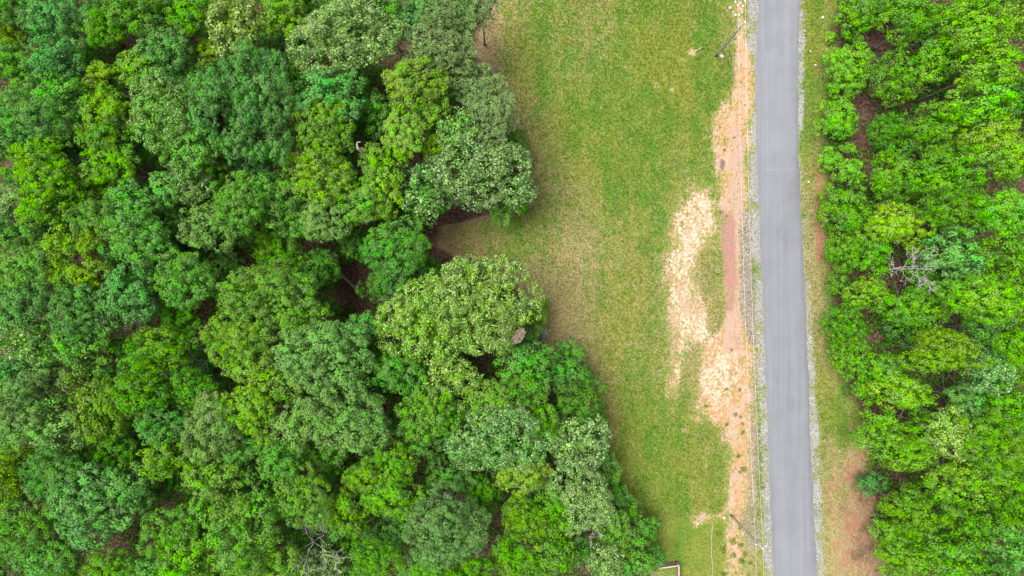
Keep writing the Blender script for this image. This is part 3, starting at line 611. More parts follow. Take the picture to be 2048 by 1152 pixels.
o, s_, t_, p_ = 'oak', 'speckle', 'star', 'pine'
G1, G2 = 'trees of the west wood', 'trees of the east wood'
LEFT = [
 (15, 12, 42, 50, o, 'mid', 14), (92, 34, 52, 42, o, 'blue', 15), (20, 82, 36, 55, t_, 'yellow', 13), (150, 64, 46, 40, o, 'grey', 13), (219, 55, 42, 46, o, 'bright', 14), (263, 24, 52, 40, o, 'mid', 15),
 (113, 120, 56, 42, o, 'blue', 15), (34, 132, 50, 44, o, 'mid', 15), (328, 96, 52, 42, o, 'blue', 14), (273, 138, 42, 34, o, 'olive', 14), (203, 150, 40, 26, t_, 'yellow', 14), (376, 27, 46, 36, o, 'bright', 15),
 (472, 50, 62, 56, s_, 'lime', 15), (420, 106, 26, 30, t_, 'yellow', 12), (564, 34, 46, 40, o, 'olive', 14), (123, 191, 55, 44, o, 'mid', 15), (217, 219, 50, 58, t_, 'yellow', 14), (325, 219, 72, 66, s_, 'bright', 15),
 (62, 239, 78, 58, o, 'blue', 15), (383, 300, 60, 52, o, 'mid', 14), (212, 276, 60, 44, t_, 'bright', 14), (219, 330, 55, 44, o, 'bright', 14), (89, 335, 70, 54, o, 'bright', 15), (15, 285, 38, 40, o, 'mid', 14),
 (660, 190, 80, 52, o, 'blue', 15), (643, 247, 64, 58, o, 'olive', 15), (836, 168, 84, 52, o, 'lime', 15), (810, 264, 46, 48, o, 'lime', 14), (850, 215, 44, 44, o, 'olive', 14),
 (893, 30, 62, 48, p_, 'pine', 13), (884, 92, 74, 54, p_, 'pine', 14), (962, 22, 40, 36, p_, 'pine', 11), (938, 162, 54, 44, p_, 'pine', 12), (976, 226, 60, 70, p_, 'pine', 12),
 (917, 262, 42, 40, s_, 'bright', 13), (874, 292, 30, 36, t_, 'yellow', 11), (1036, 385, 28, 46, o, 'vivid', 6), (1000, 415, 36, 26, o, 'mid', 6), (1030, 300, 26, 40, o, 'dark', 6),
 (647, 350, 82, 58, o, 'olive', 15), (766, 335, 52, 46, o, 'olive', 14), (765, 392, 52, 44, o, 'lime', 13), (850, 385, 58, 56, s_, 'mid', 12), (488, 405, 58, 62, o, 'mid', 15),
 (85, 414, 56, 40, o, 'bright', 15), (14, 404, 34, 32, s_, 'pale', 14), (20, 465, 40, 48, o, 'blue', 14), (122, 486, 38, 32, t_, 'yellow', 15), (182, 480, 38, 30, t_, 'yellow', 14.6), (120, 540, 36, 32, t_, 'yellow', 14), (176, 548, 38, 32, t_, 'yellow', 14.4), (191, 435, 50, 36, o, 'mid', 15),
 (44, 536, 56, 44, o, 'mid', 15), (280, 472, 70, 58, o, 'mid', 15), (417, 455, 60, 50, o, 'grey', 14), (260, 594, 60, 58, o, 'blue', 15), (171, 628, 70, 54, o, 'blue', 15), (171, 686, 62, 54, o, 'mid', 14),
 (44, 626, 60, 48, o, 'blue', 15), (62, 682, 64, 46, s_, 'vivid', 14), (362, 642, 42, 38, o, 'vivid', 10), (321, 708, 95, 62, t_, 'vivid', 14), (545, 602, 98, 72, o, 'olive', 15), (470, 676, 62, 58, o, 'olive', 15), (500, 725, 60, 42, o, 'olive', 14), (610, 640, 50, 50, o, 'olive', 14),
 (561, 508, 72, 34, o, 'vivid', 9), (636, 540, 44, 42, o, 'dark', 8), (655, 715, 92, 78, o, 'grey', 15), (725, 655, 34, 32, o, 'mid', 12), (654, 442, 52, 46, o, 'grey', 14), (720, 405, 62, 44, o, 'olive', 14),
 (795, 495, 86, 56, o, 'mid', 13), (773, 574, 36, 42, o, 'dark', 6), (1076, 628, 20, 38, o, 'bright', 4),
 (1130, 735, 50, 44, o, 'mid', 7), (1050, 728, 66, 48, o, 'mid', 10), (900, 752, 60, 42, s_, 'lime', 12), (800, 745, 50, 48, o, 'mid', 13), (690, 826, 86, 70, o, 'grey', 15), (600, 850, 50, 48, o, 'grey', 14),
 (856, 826, 64, 58, o, 'olive', 13), (962, 805, 58, 48, o, 'olive', 12), (1044, 790, 60, 44, o, 'olive', 10), (995, 872, 96, 72, s_, 'mid', 13), (1044, 945, 62, 44, o, 'lime', 11), (1154, 803, 46, 46, o, 'dark', 8), 
 (791, 919, 50, 44, t_, 'bright', 13), (728, 952, 44, 38, t_, 'yellow', 13), (780, 992, 58, 46, t_, 'bright', 13), (688, 1018, 44, 58, t_, 'bright', 12), (916, 960, 40, 26, o, 'blue', 9), (972, 992, 44, 30, o, 'dark', 7),
 (1048, 1042, 48, 44, t_, 'yellow', 11), (1030, 1118, 52, 44, o, 'bright', 12), (1113, 1095, 58, 52, t_, 'bright', 11), (1230, 1062, 36, 54, o, 'olive', 7), (1258, 1115, 46, 46, o, 'mid', 6), (1210, 1120, 34, 36, s_, 'pale', 9), (1110, 1010, 44, 44, o, 'bright', 10),
 (942, 1144, 50, 40, o, 'vivid', 13), (860, 1146, 46, 36, o, 'vivid', 13), (754, 1120, 56, 42, t_, 'bright', 13), (612, 992, 60, 66, o, 'olive', 14), (560, 930, 46, 46, o, 'mid', 14),
 (41, 826, 70, 58, o, 'grey', 15), (110, 850, 60, 50, o, 'grey', 14), (198, 822, 50, 66, o, 'olive', 14), (285, 790, 70, 48, t_, 'vivid', 15), (427, 856, 66, 58, o, 'grey', 15), (330, 846, 58, 44, o, 'mid', 14),
 (335, 922, 60, 46, t_, 'yellow', 14), (232, 912, 44, 44, o, 'vivid', 11), (24, 946, 50, 68, t_, 'yellow', 14), (110, 950, 66, 56, o, 'mid', 15), (191, 1004, 90, 70, o, 'blue', 15), (262, 975, 54, 52, o, 'blue', 14), (41, 1050, 78, 58, o, 'mid', 15), (95, 1105, 76, 54, o, 'mid', 14),
 (430, 950, 62, 48, o, 'olive', 14), (480, 890, 50, 40, o, 'mid', 13), (342, 1068, 64, 58, o, 'olive', 14), (490, 1060, 76, 74, o, 'olive', 15), (376, 1118, 60, 48, o, 'bright', 14), (225, 1134, 62, 40, t_, 'vivid', 13), (420, 1010, 46, 40, o, 'olive', 13), (560, 1130, 50, 40, o, 'olive', 13), (300, 1145, 46, 30, o, 'mid', 13),
 (1188, 846, 26, 34, o, 'mid', 5), (1212, 930, 28, 40, o, 'mid', 5), (1240, 1000, 30, 38, o, 'dark', 5), (1282, 1062, 32, 34, o, 'mid', 4.5), (1296, 1118, 26, 32, o, 'mid', 4.5), (1160, 762, 30, 32, o, 'mid', 5),
 (350, 440, 42, 36, o, 'mid', 10), (530, 456, 44, 36, o, 'vivid', 10), (650, 908, 46, 38, o, 'mid', 10), (205, 382, 38, 32, o, 'bright', 11), (752, 226, 36, 42, o, 'mid', 11), (100, 380, 36, 32, o, 'mid', 11),
 (640, 1125, 62, 36, s_, 'pale', 9), (100, 770, 60, 40, o, 'grey', 12), (20, 750, 44, 34, o, 'blue', 12), (390, 780, 52, 40, t_, 'vivid', 14), (560, 770, 44, 34, o, 'olive', 13), (760, 15, 40, 36, o, 'mid', 14), (822, 40, 36, 40, o, 'blue', 13), (330, 380, 46, 34, o, 'mid', 13), (90, 500, 44, 26, o, 'mid', 13),
 (330, 155, 50, 30, o, 'blue', 13), (400, 175, 34, 36, o, 'mid', 12), (560, 395, 46, 44, o, 'mid', 14), (600, 445, 48, 36, o, 'mid', 13), (150, 380, 50, 30, o, 'bright', 13), (260, 400, 46, 34, o, 'mid', 14), (720, 860, 60, 44, o, 'grey', 14), (840, 880, 46, 34, o, 'mid', 11), (310, 20, 30, 28, o, 'vivid', 12), (1085, 850, 40, 44, o, 'bright', 10),
]
for q in LEFT: tree(*q, group=G1, gain=.94 if q[5] == 'yellow' else 1.06)
tree(506, 215, 96, 122, o, 'blue', 16, 'very tall rounded dark bluish green tree with an egg-shaped crown', G1, gain=.95)
tree(690, 75, 106, 78, s_, 'pale', 15, 'large whitish green tree with silvery leaves by the upper frame edge', G1)
tree(958, 345, 98, 86, s_, 'pale', 11, 'big silver-speckled tree bulging into the field above the bare notch', G1)
tree(962, 606, 104, 106, s_, 'lime', 13, 'largest pale lime speckled dome beside the bend of the field', G1, gain=1.15)
tree(850, 640, 84, 92, s_, 'yellow', 13, 'yellow green dome adjoining the largest lime dome, beside the littered clearing', G1)
tree(506, 822, 64, 60, t_, 'yellow', 14, 'bright yellow tree in the middle of the lower west wood', G1, gain=1.15)
tree(890, 1055, 108, 72, o, 'grey', 14, 'wide greyish green dome near the lower frame edge', G1)
tree(1156, 888, 58, 60, s_, 'pale', 9, 'whitish speckled tree on the field edge, upper of two', G1)
tree(1160, 990, 72, 68, s_, 'pale', 10, 'whitish speckled tree on the field edge, lower of two', G1)
tree(373, 558, 62, 60, o, 'mid', 15, 'compact ball-shaped green tree above the dark hole', G1)
tree(380, 368, 42, 36, s_, 'pale', 12, 'small whitish tree peeking out below the tall egg-shaped crown', G1)

BUSH = 'row of rounded bushes beside the road'
for (px, py, rx, ry, zc, lb) in ((1717, 38, 48, 46, 3.4, 'topmost of the rounded bushes in the roadside row'), (1694, 138, 52, 54, 3.3, 'second rounded bush from the top of the roadside row, the widest'),
                                 (1674, 243, 41, 47, 3.0, 'third rounded bush from the top of the roadside row'), (1659, 319, 26, 26, 2.2, 'small yellowish bush fourth from the top of the roadside row'), (1697, 297, 15, 12, 2.0, 'tiny bush sprig between third and fourth roadside bushes')):
    tree(px, py, rx * 1.0, ry * 1.0, t_, 'bright', zc, lb, BUSH, name='shrub', gain=1.38)
RIGHT = [
 (1699, 346, 32, 32, t_, 'bright', 3.5), (1827, 45, 64, 50, t_, 'bright', 8), (1786, 10, 36, 30, o, 'mid', 5), (1929, 30, 56, 44, o, 'bright', 10), (1946, 64, 52, 44, o, 'bright', 10), (2020, 48, 38, 44, t_, 'yellow', 11), (1800, 162, 52, 58, t_, 'bright', 6.5),
 (1980, 136, 76, 54, o, 'bright', 10), (1880, 120, 46, 44, o, 'vivid', 8), (1960, 220, 80, 54, o, 'bright', 10), (1858, 262, 70, 58, t_, 'bright', 8), (1980, 275, 52, 48, t_, 'yellow', 10), (2016, 320, 46, 50, t_, 'yellow', 11), (1893, 345, 78, 62, o, 'bright', 9),
 (1782, 262, 38, 46, t_, 'vivid', 5), (1778, 360, 60, 58, t_, 'bright', 6), (1690, 425, 48, 62, t_, 'bright', 4, None), (1792, 452, 66, 56, t_, 'yellow', 6), (1912, 420, 72, 54, o, 'bright', 9), (2008, 431, 54, 60, o, 'bright', 11), (1914, 515, 62, 56, o, 'blue', 9), (2016, 520, 56, 58, o, 'bright', 11),
 (1686, 500, 38, 44, t_, 'bright', 4), (1730, 585, 50, 40, t_, 'yellow', 4.5), (1672, 568, 26, 26, t_, 'olive', 2.5), (1686, 657, 47, 44, t_, 'bright', 4.5), (1693, 718, 44, 42, t_, 'bright', 4), (1836, 610, 66, 56, t_, 'bright', 6.5), (1890, 705, 80, 58, t_, 'yellow', 8),
 (1962, 595, 76, 58, o, 'bright', 10), (1985, 660, 66, 50, o, 'mid', 10), (1758, 742, 48, 40, t_, 'bright', 5), (1980, 745, 52, 44, s_, 'blue', 9), (1806, 785, 80, 46, t_, 'yellow', 6.5), (1940, 800, 46, 44, o, 'blue', 8), (2018, 805, 50, 56, o, 'bright', 11), (1806, 885, 88, 66, t_, 'bright', 7), (1900, 865, 52, 50, s_, 'lime', 8.5),
 (1914, 960, 70, 54, t_, 'yellow', 9), (1982, 880, 62, 66, o, 'bright', 10), (2016, 945, 50, 56, o, 'bright', 11), (1741, 965, 28, 24, o, 'blue', 3), (1822, 1020, 76, 58, t_, 'bright', 6.5), (1806, 1105, 66, 54, t_, 'bright', 5.5), (1896, 1110, 70, 52, t_, 'bright', 8), (1944, 1046, 52, 46, t_, 'bright', 9), (2020, 1018, 48, 52, o, 'bright', 11), (1996, 1138, 54, 40, o, 'mid', 8),
 (1850, 540, 46, 40, o, 'vivid', 6), (2036, 590, 40, 50, o, 'bright', 11), (1730, 780, 34, 26, t_, 'bright', 4), (1740, 510, 44, 40, o, 'bright', 4.5), (2030, 700, 44, 50, o, 'bright', 11), (1760, 850, 34, 40, t_, 'bright', 4.5), (1780, 1060, 36, 36, t_, 'bright', 4.5), (2030, 1090, 40, 44, o, 'mid', 11),
]
for q in RIGHT:
    q = list(q[:7]); q[6] += 0 if q[0] < 1780 else (rt.uniform(-.5, 1) if abs(q[0] - 1820) < 90 and abs(q[1] - 530) < 90 else rt.uniform(.3, 1) * min(5.5, (q[0] - 1780) / 28))
    q[2] *= .93; q[3] *= .93
    tree(*q, group=G2, gain=rt.uniform(1.05, 1.5))

# ------------------------------------------------------------------ lower trees that fill the spaces between the tall crowns
GAPS = [(715, 572, 46), (748, 610, 34), (815, 325, 26), (845, 300, 14), (812, 86, 20), (945, 777, 13), (965, 727, 15), (990, 1035, 20), (410, 618, 30), (255, 1058, 50), (210, 1090, 40), (600, 480, 26), (560, 470, 20), (960, 470, 95), (1745, 80, 34), (1748, 150, 32), (1728, 215, 28), (1718, 275, 24), (1735, 340, 14),
        (1715, 830, 40), (1735, 1000, 40), (1760, 1140, 30), (1745, 545, 24), (560, 600, 0)]
cand = []
rf = random.Random(4)
for _ in range(9000):
    px, py = rf.uniform(-20, 2070), rf.uniform(-10, 1162)
    left = px < np.interp(py, *np.array(WOOD_EDGE, float).T) - 45
    right = px > np.interp(py, *np.array(EAST_EDGE, float).T) + 75
    if not (left or right): continue
    zc = rf.uniform(5.0, 9.0) if left else rf.uniform(2.5, 4.5)
    r = rf.uniform(30, 46)
    if right and rf.random() < .95: continue
    if any((px - gx_) ** 2 + (py - gy_) ** 2 < (gr + r * .9) ** 2 for gx_, gy_, gr in GAPS): continue
    if any((px - c[0]) ** 2 + (py - c[1]) ** 2 < (50 if left else 74) ** 2 for c in cand): continue
    # keep those that at least partly show between the tall crowns
    cov = 0
    for k_ in range(8):
        qx, qy = px + math.cos(k_ * .785) * r * .6, py + math.sin(k_ * .785) * r * .6
        if any(((qx - T['px']) / (T['r'] * .92)) ** 2 + ((qy - T['py']) / (T['r'] * .92)) ** 2 < 1 for T in TREES): cov += 1
    if cov >= 8: continue
    cand.append((px, py, r, zc, left))
    if len(cand) > 150: break
for px, py, r, zc, left in cand:
    tint = rf.choice(['mid', 'dark', 'vivid', 'blue', 'mid'] if left else ['vivid', 'mid', 'dark', 'dark'])
    tree(px, py, r, r * rf.uniform(.85, 1.1), rf.choice([o, o, t_]), tint, zc, None, 'low trees between the tall crowns', gain=1.0)
print('trees', len(TREES), 'fill', len(cand))

# ------------------------------------------------------------------ undergrowth on the forest floor (uncountable)
ru = np.random.default_rng(21)
PX, PY = ru.uniform(-60, 2110, 12000), ru.uniform(-40, 1190, 12000)
we = np.interp(PY, *np.array(WOOD_EDGE, float).T); ee = np.interp(PY, *np.array(EAST_EDGE, float).T)
ok = (PX < we - 14) | (PX > ee + 8 + ru.exponential(10, len(PX)))
for gx_, gy_, gr in GAPS[:8] + GAPS[13:]: ok &= ((PX - gx_) ** 2 + (PY - gy_) ** 2 > (gr * 1.05) ** 2) | (ru.uniform(0, 1, 12000) < .06)
gi = np.where(ok)[0][:8500]
PX, PY = PX[gi], PY[gi]; nc = len(gi); nl = 24
cr_ = ru.uniform(.4, 1.45, nc)
d = unit(ru.normal(0, 1, (nc, nl, 3)) + np.array([0, 0, .8])); d[..., 2] = np.abs(d[..., 2])
pos = np.stack([(PX - 1024) * K, (576 - PY) * K, np.full(nc, .05)], -1)[:, None] + d * cr_[:, None, None] * ru.uniform(.5, 1.05, (nc, nl, 1)) * np.array([1, 1, 1.2])
nn = unit(d + ru.normal(0, .5, d.shape)).reshape(-1, 3)
L = ru.uniform(.22, .42, nc * nl)
V, F = leaf_quads(pos.reshape(-1, 3), nn, L, L * .7, ru)
rnd = np.stack([ru.uniform(0, 1, nc * nl), np.repeat(ru.uniform(0, 1, nc), nl), np.repeat(ru.uniform(0, 1, nc), nl)], -1)
u = obj('undergrowth', mesh_from('undergrowth', V, F, None, M['leaf_oak'], {'rnd': ('FACE', rnd)}), kind='stuff', label='low green undergrowth on the floor of the woods', category='undergrowth')
u.color = (.06, .15, .018, 1)

# ------------------------------------------------------------------ dead trees
def dead_tree(name, px, py, H, R, seed, label, mat, nl=14, r0=.16, start=.3, up=.45, sub=4, base_z=0.0, cat='dead tree'):
    """px,py: ground pixel of the foot"""
    x, y = (px - 1024) * K, (576 - py) * K
    rg = np.random.default_rng(seed)
    paths = limb_paths(rg, H, R, nl, r0, start, up, sub)
    root = obj(name, None, None, (x, y, base_z)); root['label'] = label; root['category'] = cat
    V, F4, F3 = tubes(paths[:1], 7); obj('trunk', mesh_from('trunk', V, F4, F3, mat, smooth=True), root)
    i = 1
    while i < len(paths):
        grp = paths[i:i + 1 + sub]
        extra = []
        for P, Rr in grp:                                       # fine twigs
            for q in range(4):
                k0 = rg.integers(1, len(P)); dv = unit(rg.normal(0, 1, 3) + np.array([0, 0, .3])) * rg.uniform(.3, .8) * R / 3
                extra.append((np.stack([P[k0], P[k0] + dv * .5 + rg.normal(0, .04, 3), P[k0] + dv]), np.array([.022, .016, .007])))
        V, F4, F3 = tubes([(P, np.maximum(Rr, .014)) for P, Rr in grp] + extra, 5)
        obj('branch', mesh_from('branch', V, F4, F3, mat, smooth=True), root)
        i += 1 + sub
    return root
dead_tree('dead_tree', 1742, 545, 14.0, 2.5, 3, 'bare grey dead tree spreading over the green crowns east of the road', M['dead'], nl=13, start=.42, r0=.125, up=.5, sub=3)
bx_, by_ = at(634, 1098, 12.5)
dead_tree('dead_tree', bx_ / K + 1024, 576 - by_ / K, 13.0, 3.8, 8, 'half-dead tree with bare forked branches by the lower frame edge', M['dead'], nl=8, start=.62, r0=.15, up=.4, sub=3)
bx_, by_ = at(1186, 1062, 9)
dead_tree('dead_tree', bx_ / K + 1024, 576 - by_ / K, 10.2, 1.5, 12, 'small bare grey treetop beside the lower whitish field-edge tree', M['dead'], nl=8, start=.6, r0=.09, sub=3)
bx_, by_ = at(1075, 668, 3)
dead_tree('bare_shrub', bx_ / K + 1024, 576 - by_ / K, 3.4, 1.6, 14, 'leafless grey twiggy shrub at the field edge', M['dead'], nl=14, start=.15, r0=.05, sub=4, cat='shrub')
# bleached broken trunk
x, y = at(716, 297, 17.0)
root = obj('broken_snag', None, None, (x, y, 0), label='white bleached broken tree trunk with a crooked arm above the crowns', category='dead tree')
V, F4, F3 = tubes([(np.array([(0, 0, 0), (.1, 0, 6), (.05, .1, 12), (0, 0, 17.1)]), np.array([.26, .22, .19, .17]))], 8)
obj('trunk', mesh_from('trunk', V, F4, F3, M['bark'], smooth=True), root)
V, F4, F3 = tubes([(np.array([(0, 0, 16.9), (-.03, .22, 17.2), (-.06, .45, 17.3), (.0, .55, 17.4), (.4, .6, 17.45)]), np.array([.13, .09, .07, .06, .03]))], 7)
obj('branch', mesh_from('branch', V, F4, F3, M['dead'], smooth=True), root)
# brown tangle of dead branches lodged at the edge of the lime dome
def tangle(name, x, y, z, rx, ry, rz, n, seed, mat, label, cat, rot=0):
    rg = np.random.default_rng(seed); paths = []
    for i in range(n):
        c = unit(rg.normal(0, 1, 3)) * rg.uniform(.2, 1) ** .5 * np.array([rx, ry, rz]); c[2] = abs(c[2])
        dv = unit(rg.normal(0, 1, 3) * np.array([1, 1.4, .35])) * rg.uniform(.3, .8) * rx
        paths.append((np.stack([c - dv * .5, c + rg.normal(0, .05, 3), c + dv * .5]), np.array([.035, .03, .012]) * rg.uniform(.6, 1.5)))
    V, F4, F3 = tubes(paths, 5)
    return obj(name, mesh_from(name, V, F4, F3, mat), None, (x, y, z), rotz=rot, label=label, category=cat)
x, y = at(1037, 672, 14.2)
tangle('branch_tangle', x, y, 14.0, .62, .95, .45, 190, 5, M['twig'], 'brown tangle of dead twigs lodged in the largest lime dome', 'branches', -.6)
x, y = at(1444, 328)
tangle('stick_heap', x, y, 0.0, .38, .75, .2, 70, 6, M['twig'], 'small dark heap of sticks on the orange dirt', 'sticks')
# fallen log in the clearing
(x0, y0), (x1, y1) = at(684, 550), at(726, 594)
V, F4, F3 = tubes([(np.array([(0, 0, .18), ((x1 - x0) * .5, (y1 - y0) * .5 + .1, .2), (x1 - x0, y1 - y0, .16)]), np.array([.2, .17, .12]))], 8)
obj('fallen_log', mesh_from('fallen_log', V, F4, F3, M['twig'], smooth=True), None, (x0, y0, 0), label='thin fallen log lying on brown leaves in the clearing', category='log')

# ------------------------------------------------------------------ small yellow shrub and weeds
tree(1661, 74, 12, 13, t_, 'yellow', .8, 'tiny golden yellow shrub on the green verge beside the topmost bushes', None, name='shrub', gain=1.7)
def weed_mesh(seed):
    rg = np.random.default_rng(seed); n = 90
    d = unit(rg.normal(0, 1, (n, 3)) + np.array([0, 0, .5])); d[:, 2] = np.abs(d[:, 2])
    V, F = leaf_quads(d * rg.uniform(.12, .42, (n, 1)) * np.array([1, 1, .8]) + np.array([0, 0, .03]), unit(d + rg.normal(0, .5, d.shape)), rg.uniform(.1, .2, n), rg.uniform(.05, .1, n), rg)
    return mesh_from('weed', V, F, None, M['leaf_oak'], {'rnd': ('FACE', rg.uniform(0, 1, (n, 3)))})
WEEDS = [weed_mesh(i) for i in range(3)]
WSPOT = sorted([(1476, 912, 1.1), (1486, 938, 1.3), (1479, 944, .8), (1525, 975, 1.0), (1453, 778, .7), (1479, 780, .8), (1471, 829, .8), (1481, 834, .7), (1453, 849, .9), (1485, 848, .8), (1485, 865, 1.0), (1413, 812, .8), (1437, 745, .5), (1441, 424, .8), (1453, 432, .5),
         (1466, 1082, 1.3), (1480, 1090, 1.2), (1446, 1099, 1.5), (1467, 1110, 1.4), (1483, 1122, 1.5), (1437, 1067, 1.1), (1490, 1108, 1.1), (1500, 1126, .9), (1447, 1148, 1.2), (1480, 1055, .8), (1425, 790, .5), (1463, 700, .6), (1440, 255, .5), (1468, 275, .5), (1449, 300, .6), (1490, 210, .5)], key=lambda q: q[1])
ORD = ['first', 'second', 'third', 'fourth', 'fifth', 'sixth', 'seventh', 'eighth', 'ninth', 'tenth', 'eleventh', 'twelfth', 'thirteenth', 'fourteenth', 'fifteenth', 'sixteenth', 'seventeenth', 'eighteenth', 'nineteenth', 'twentieth',
       'twenty-first', 'twenty-second', 'twenty-third', 'twenty-fourth', 'twenty-fifth', 'twenty-sixth', 'twenty-seventh', 'twenty-eighth', 'twenty-ninth', 'thirtieth', 'thirty-first', 'thirty-second']
for i, (px, py, s) in enumerate(WSPOT):
    x, y = at(px, py)
    w = obj('weed', WEEDS[i % 3], None, (x, y, float(sample(px, py)[0])), (s, s, s), i * 1.7, category='weed', group='weeds on the dirt strip')
    w['label'] = 'green weed in the roadside gravel strip' if px > 1515 else f'{ORD[i]} green weed from the top along the orange dirt strip'
    w.color = (.115, .185, .020, 1); w.scale = (s * (.7 + .5 * ((i * 29) % 10) / 10), s * (.7 + .5 * ((i * 53) % 10) / 10), s * .8)

# ------------------------------------------------------------------ rocks
def rock_mesh(seed, mat):
    rg = np.random.default_rng(seed)
    import bmesh
    bm = bmesh.new(); bmesh.ops.create_icosphere(bm, subdivisions=2, radius=1.0)
    ax = rg.normal(0, 1, (6, 3))
    for v in bm.verts:
        p = np.array(v.co)
        for a in ax:
            a_ = a / np.linalg.norm(a); dd = p @ a_
            if dd > .62: p = p - a_ * (dd - .62)
        p = p * (1 + rg.normal(0, .04)); v.co = (p[0], p[1] * .75, p[2] * .6)
    me = bpy.data.meshes.new('rock'); bm.to_mesh(me); bm.free(); me.materials.append(mat); return me
n = N('pale_rock'); M['rock'] = n.finish(n.mix(n.noise(4.0), (0.30, 0.26, 0.23), (0.46, 0.43, 0.40)), .9, n.bump(n.noise(8.0), .5, .03))
ROCKS = [rock_mesh(i, M['rock']) for i in range(4)]
RSP = [(1443, 113, .32, 'white rock on the grass at the foot of the upper utility pole'), (1645, 35, .24, 'pale rock on the green verge near the upper frame edge'), (1631, 131, .2, 'pale rock on the verge beside the second roadside bush'),
       (1620, 103, .16, 'slim pale rock at the inner side of the east verge'), (1448, 1035, .2, 'pale rock in the bare spot by the foot of the lower utility pole'), (1617, 364, .2, 'pale rock among the sparse stones of the east verge'), (1396, 1048, .18, 'pale rock in the thin grass west of the lower utility pole'), (1532, 1091, .17, 'white rock in the road gravel by the lower pole top')]
for k_, (a_, b_) in enumerate([(1481, 6), (1486, 12), (1476, 10), (1466, 24), (1470, 30), (1478, 30), (1484, 25), (1460, 16), (1471, 4), (1489, 3), (1482, 19)]):
    RSP.append((a_, b_, .15 + .12 * ((k_ * 37) % 10) / 10, 'rock in the loose rubble heap beside the road at the upper frame edge'))
for i, (px, py, s, lb) in enumerate(RSP):
    x, y = at(px, py)
    r = obj('rock', ROCKS[i % 4], None, (x, y, float(sample(px, py)[0]) + s * .25), (s, s, s), i * 1.3, label=lb, category='rock')
    if 'heap' in lb: r['group'] = 'rubble heap'
# pale stick beside the bare spot
(x0, y0), (x1, y1) = at(1388, 104), at(1408, 94)
V, F4, F3 = tubes([(np.array([(0, 0, .08), ((x1 - x0) * .5, (y1 - y0) * .55, .25), (x1 - x0, y1 - y0, .1)]), np.array([.035, .03, .02]))], 6)
obj('stick', mesh_from('stick', V, F4, F3, M['snag']), None, (x0, y0, 0), label='thin pale stick lying on the grass west of the upper pole', category='stick')

# ------------------------------------------------------------------ utility poles and wires
n = N('weathered_pole'); M['pole'] = n.finish(n.mix(n.noise(2.0, stretch=(3, 3, .4)), (0.17, 0.16, 0.145), (0.30, 0.285, 0.26)), .9)
n = N('porcelain'); M['porcelain'] = n.finish((.55, .55, .52), .35, None, .5)
n = N('galvanised'); M['metal'] = n.finish((.45, .46, .47), .5, None, .5)
n = N('aluminium_wire'); M['wire'] = n.finish((.42, .42, .4), .45, None, .5)
POLE_H = 11.2
def pole(px, py, label, seed):
    x, y = at(px, py)
    root = obj('utility_pole', None, None, (x, y, 0), label=label, category='utility pole', group='utility poles')
    z = np.linspace(-.3, POLE_H, 7)
    V, F4, F3 = tubes([(np.stack([0 * z, 0 * z, z], -1), .145 - .005 * z)], 12); obj('shaft', mesh_from('shaft', V, F4, F3, M['pole'], smooth=True), root)
    V, F4, F3 = tubes([(np.array([(0, 0, POLE_H), (0, 0, POLE_H + .12)]), np.array([.05, .05])), (np.array([(0, 0, POLE_H + .1), (0, 0, POLE_H + .2), (0, 0, POLE_H + .32)]), np.array([.13, .1, .07]))], 10)
    obj('insulator', mesh_from('insulator', V, F4, F3, M['porcelain'], smooth=True), root)
    V, F4, F3 = tubes([(np.array([(-.18, 0, POLE_H - 1.1), (-.34, 0, POLE_H - 1.1)]), np.array([.03, .03])), (np.array([(-.34, 0, POLE_H - 1.18), (-.34, 0, POLE_H - 1.02)]), np.array([.06, .06]))], 8)
    obj('bracket', mesh_from('bracket', V, F4, F3, M['metal'], smooth=True), root)
    V, F4, F3 = tubes([(np.array([(.15, .05, 0), (.14, .05, 4), (.12, .05, POLE_H - .2)]), np.array([.014, .014, .014]))], 5)
    obj('ground_wire', mesh_from('ground_wire', V, F4, F3, M['metal']), root)
    return x, y
pA = pole(1431, 112, 'grey wooden utility pole near the top, its foot in the grass', 1)
pB = pole(1462, 1031, 'grey wooden utility pole at the lower end of the orange dirt', 2)
dx, dy = pB[0] - pA[0], pB[1] - pA[1]
pZ = (pA[0] - dx * .8 + 3, pA[1] - dy * .8); pC = (pB[0] + dx * .8 + .5, pB[1] + dy * .8)
def wire(p, q, z, off, sag, label):
    t = np.linspace(0, 1, 40)
    P = np.stack([p[0] + off + (q[0] - p[0]) * t, p[1] + (q[1] - p[1]) * t, z - 4 * sag * t * (1 - t)], -1)
    V, F4, F3 = tubes([(P - P[0], np.full(40, .012))], 6)
    obj('power_line', mesh_from('power_line', V, F4, F3, M['wire'], smooth=True), None, tuple(P[0]), label=label, category='wire', group='power lines')
for (p, q, nm) in ((pZ, pA, 'beyond the upper pole out of the frame'), (pA, pB, 'between the two utility poles along the road'), (pB, pC, 'below the lower pole out of the frame')):
    wire(p, q, POLE_H + .32, 0, .9, f'upper power line {nm}')
    wire(p, q, POLE_H - 1.05, -.34, 1.0, f'lower power line {nm}')

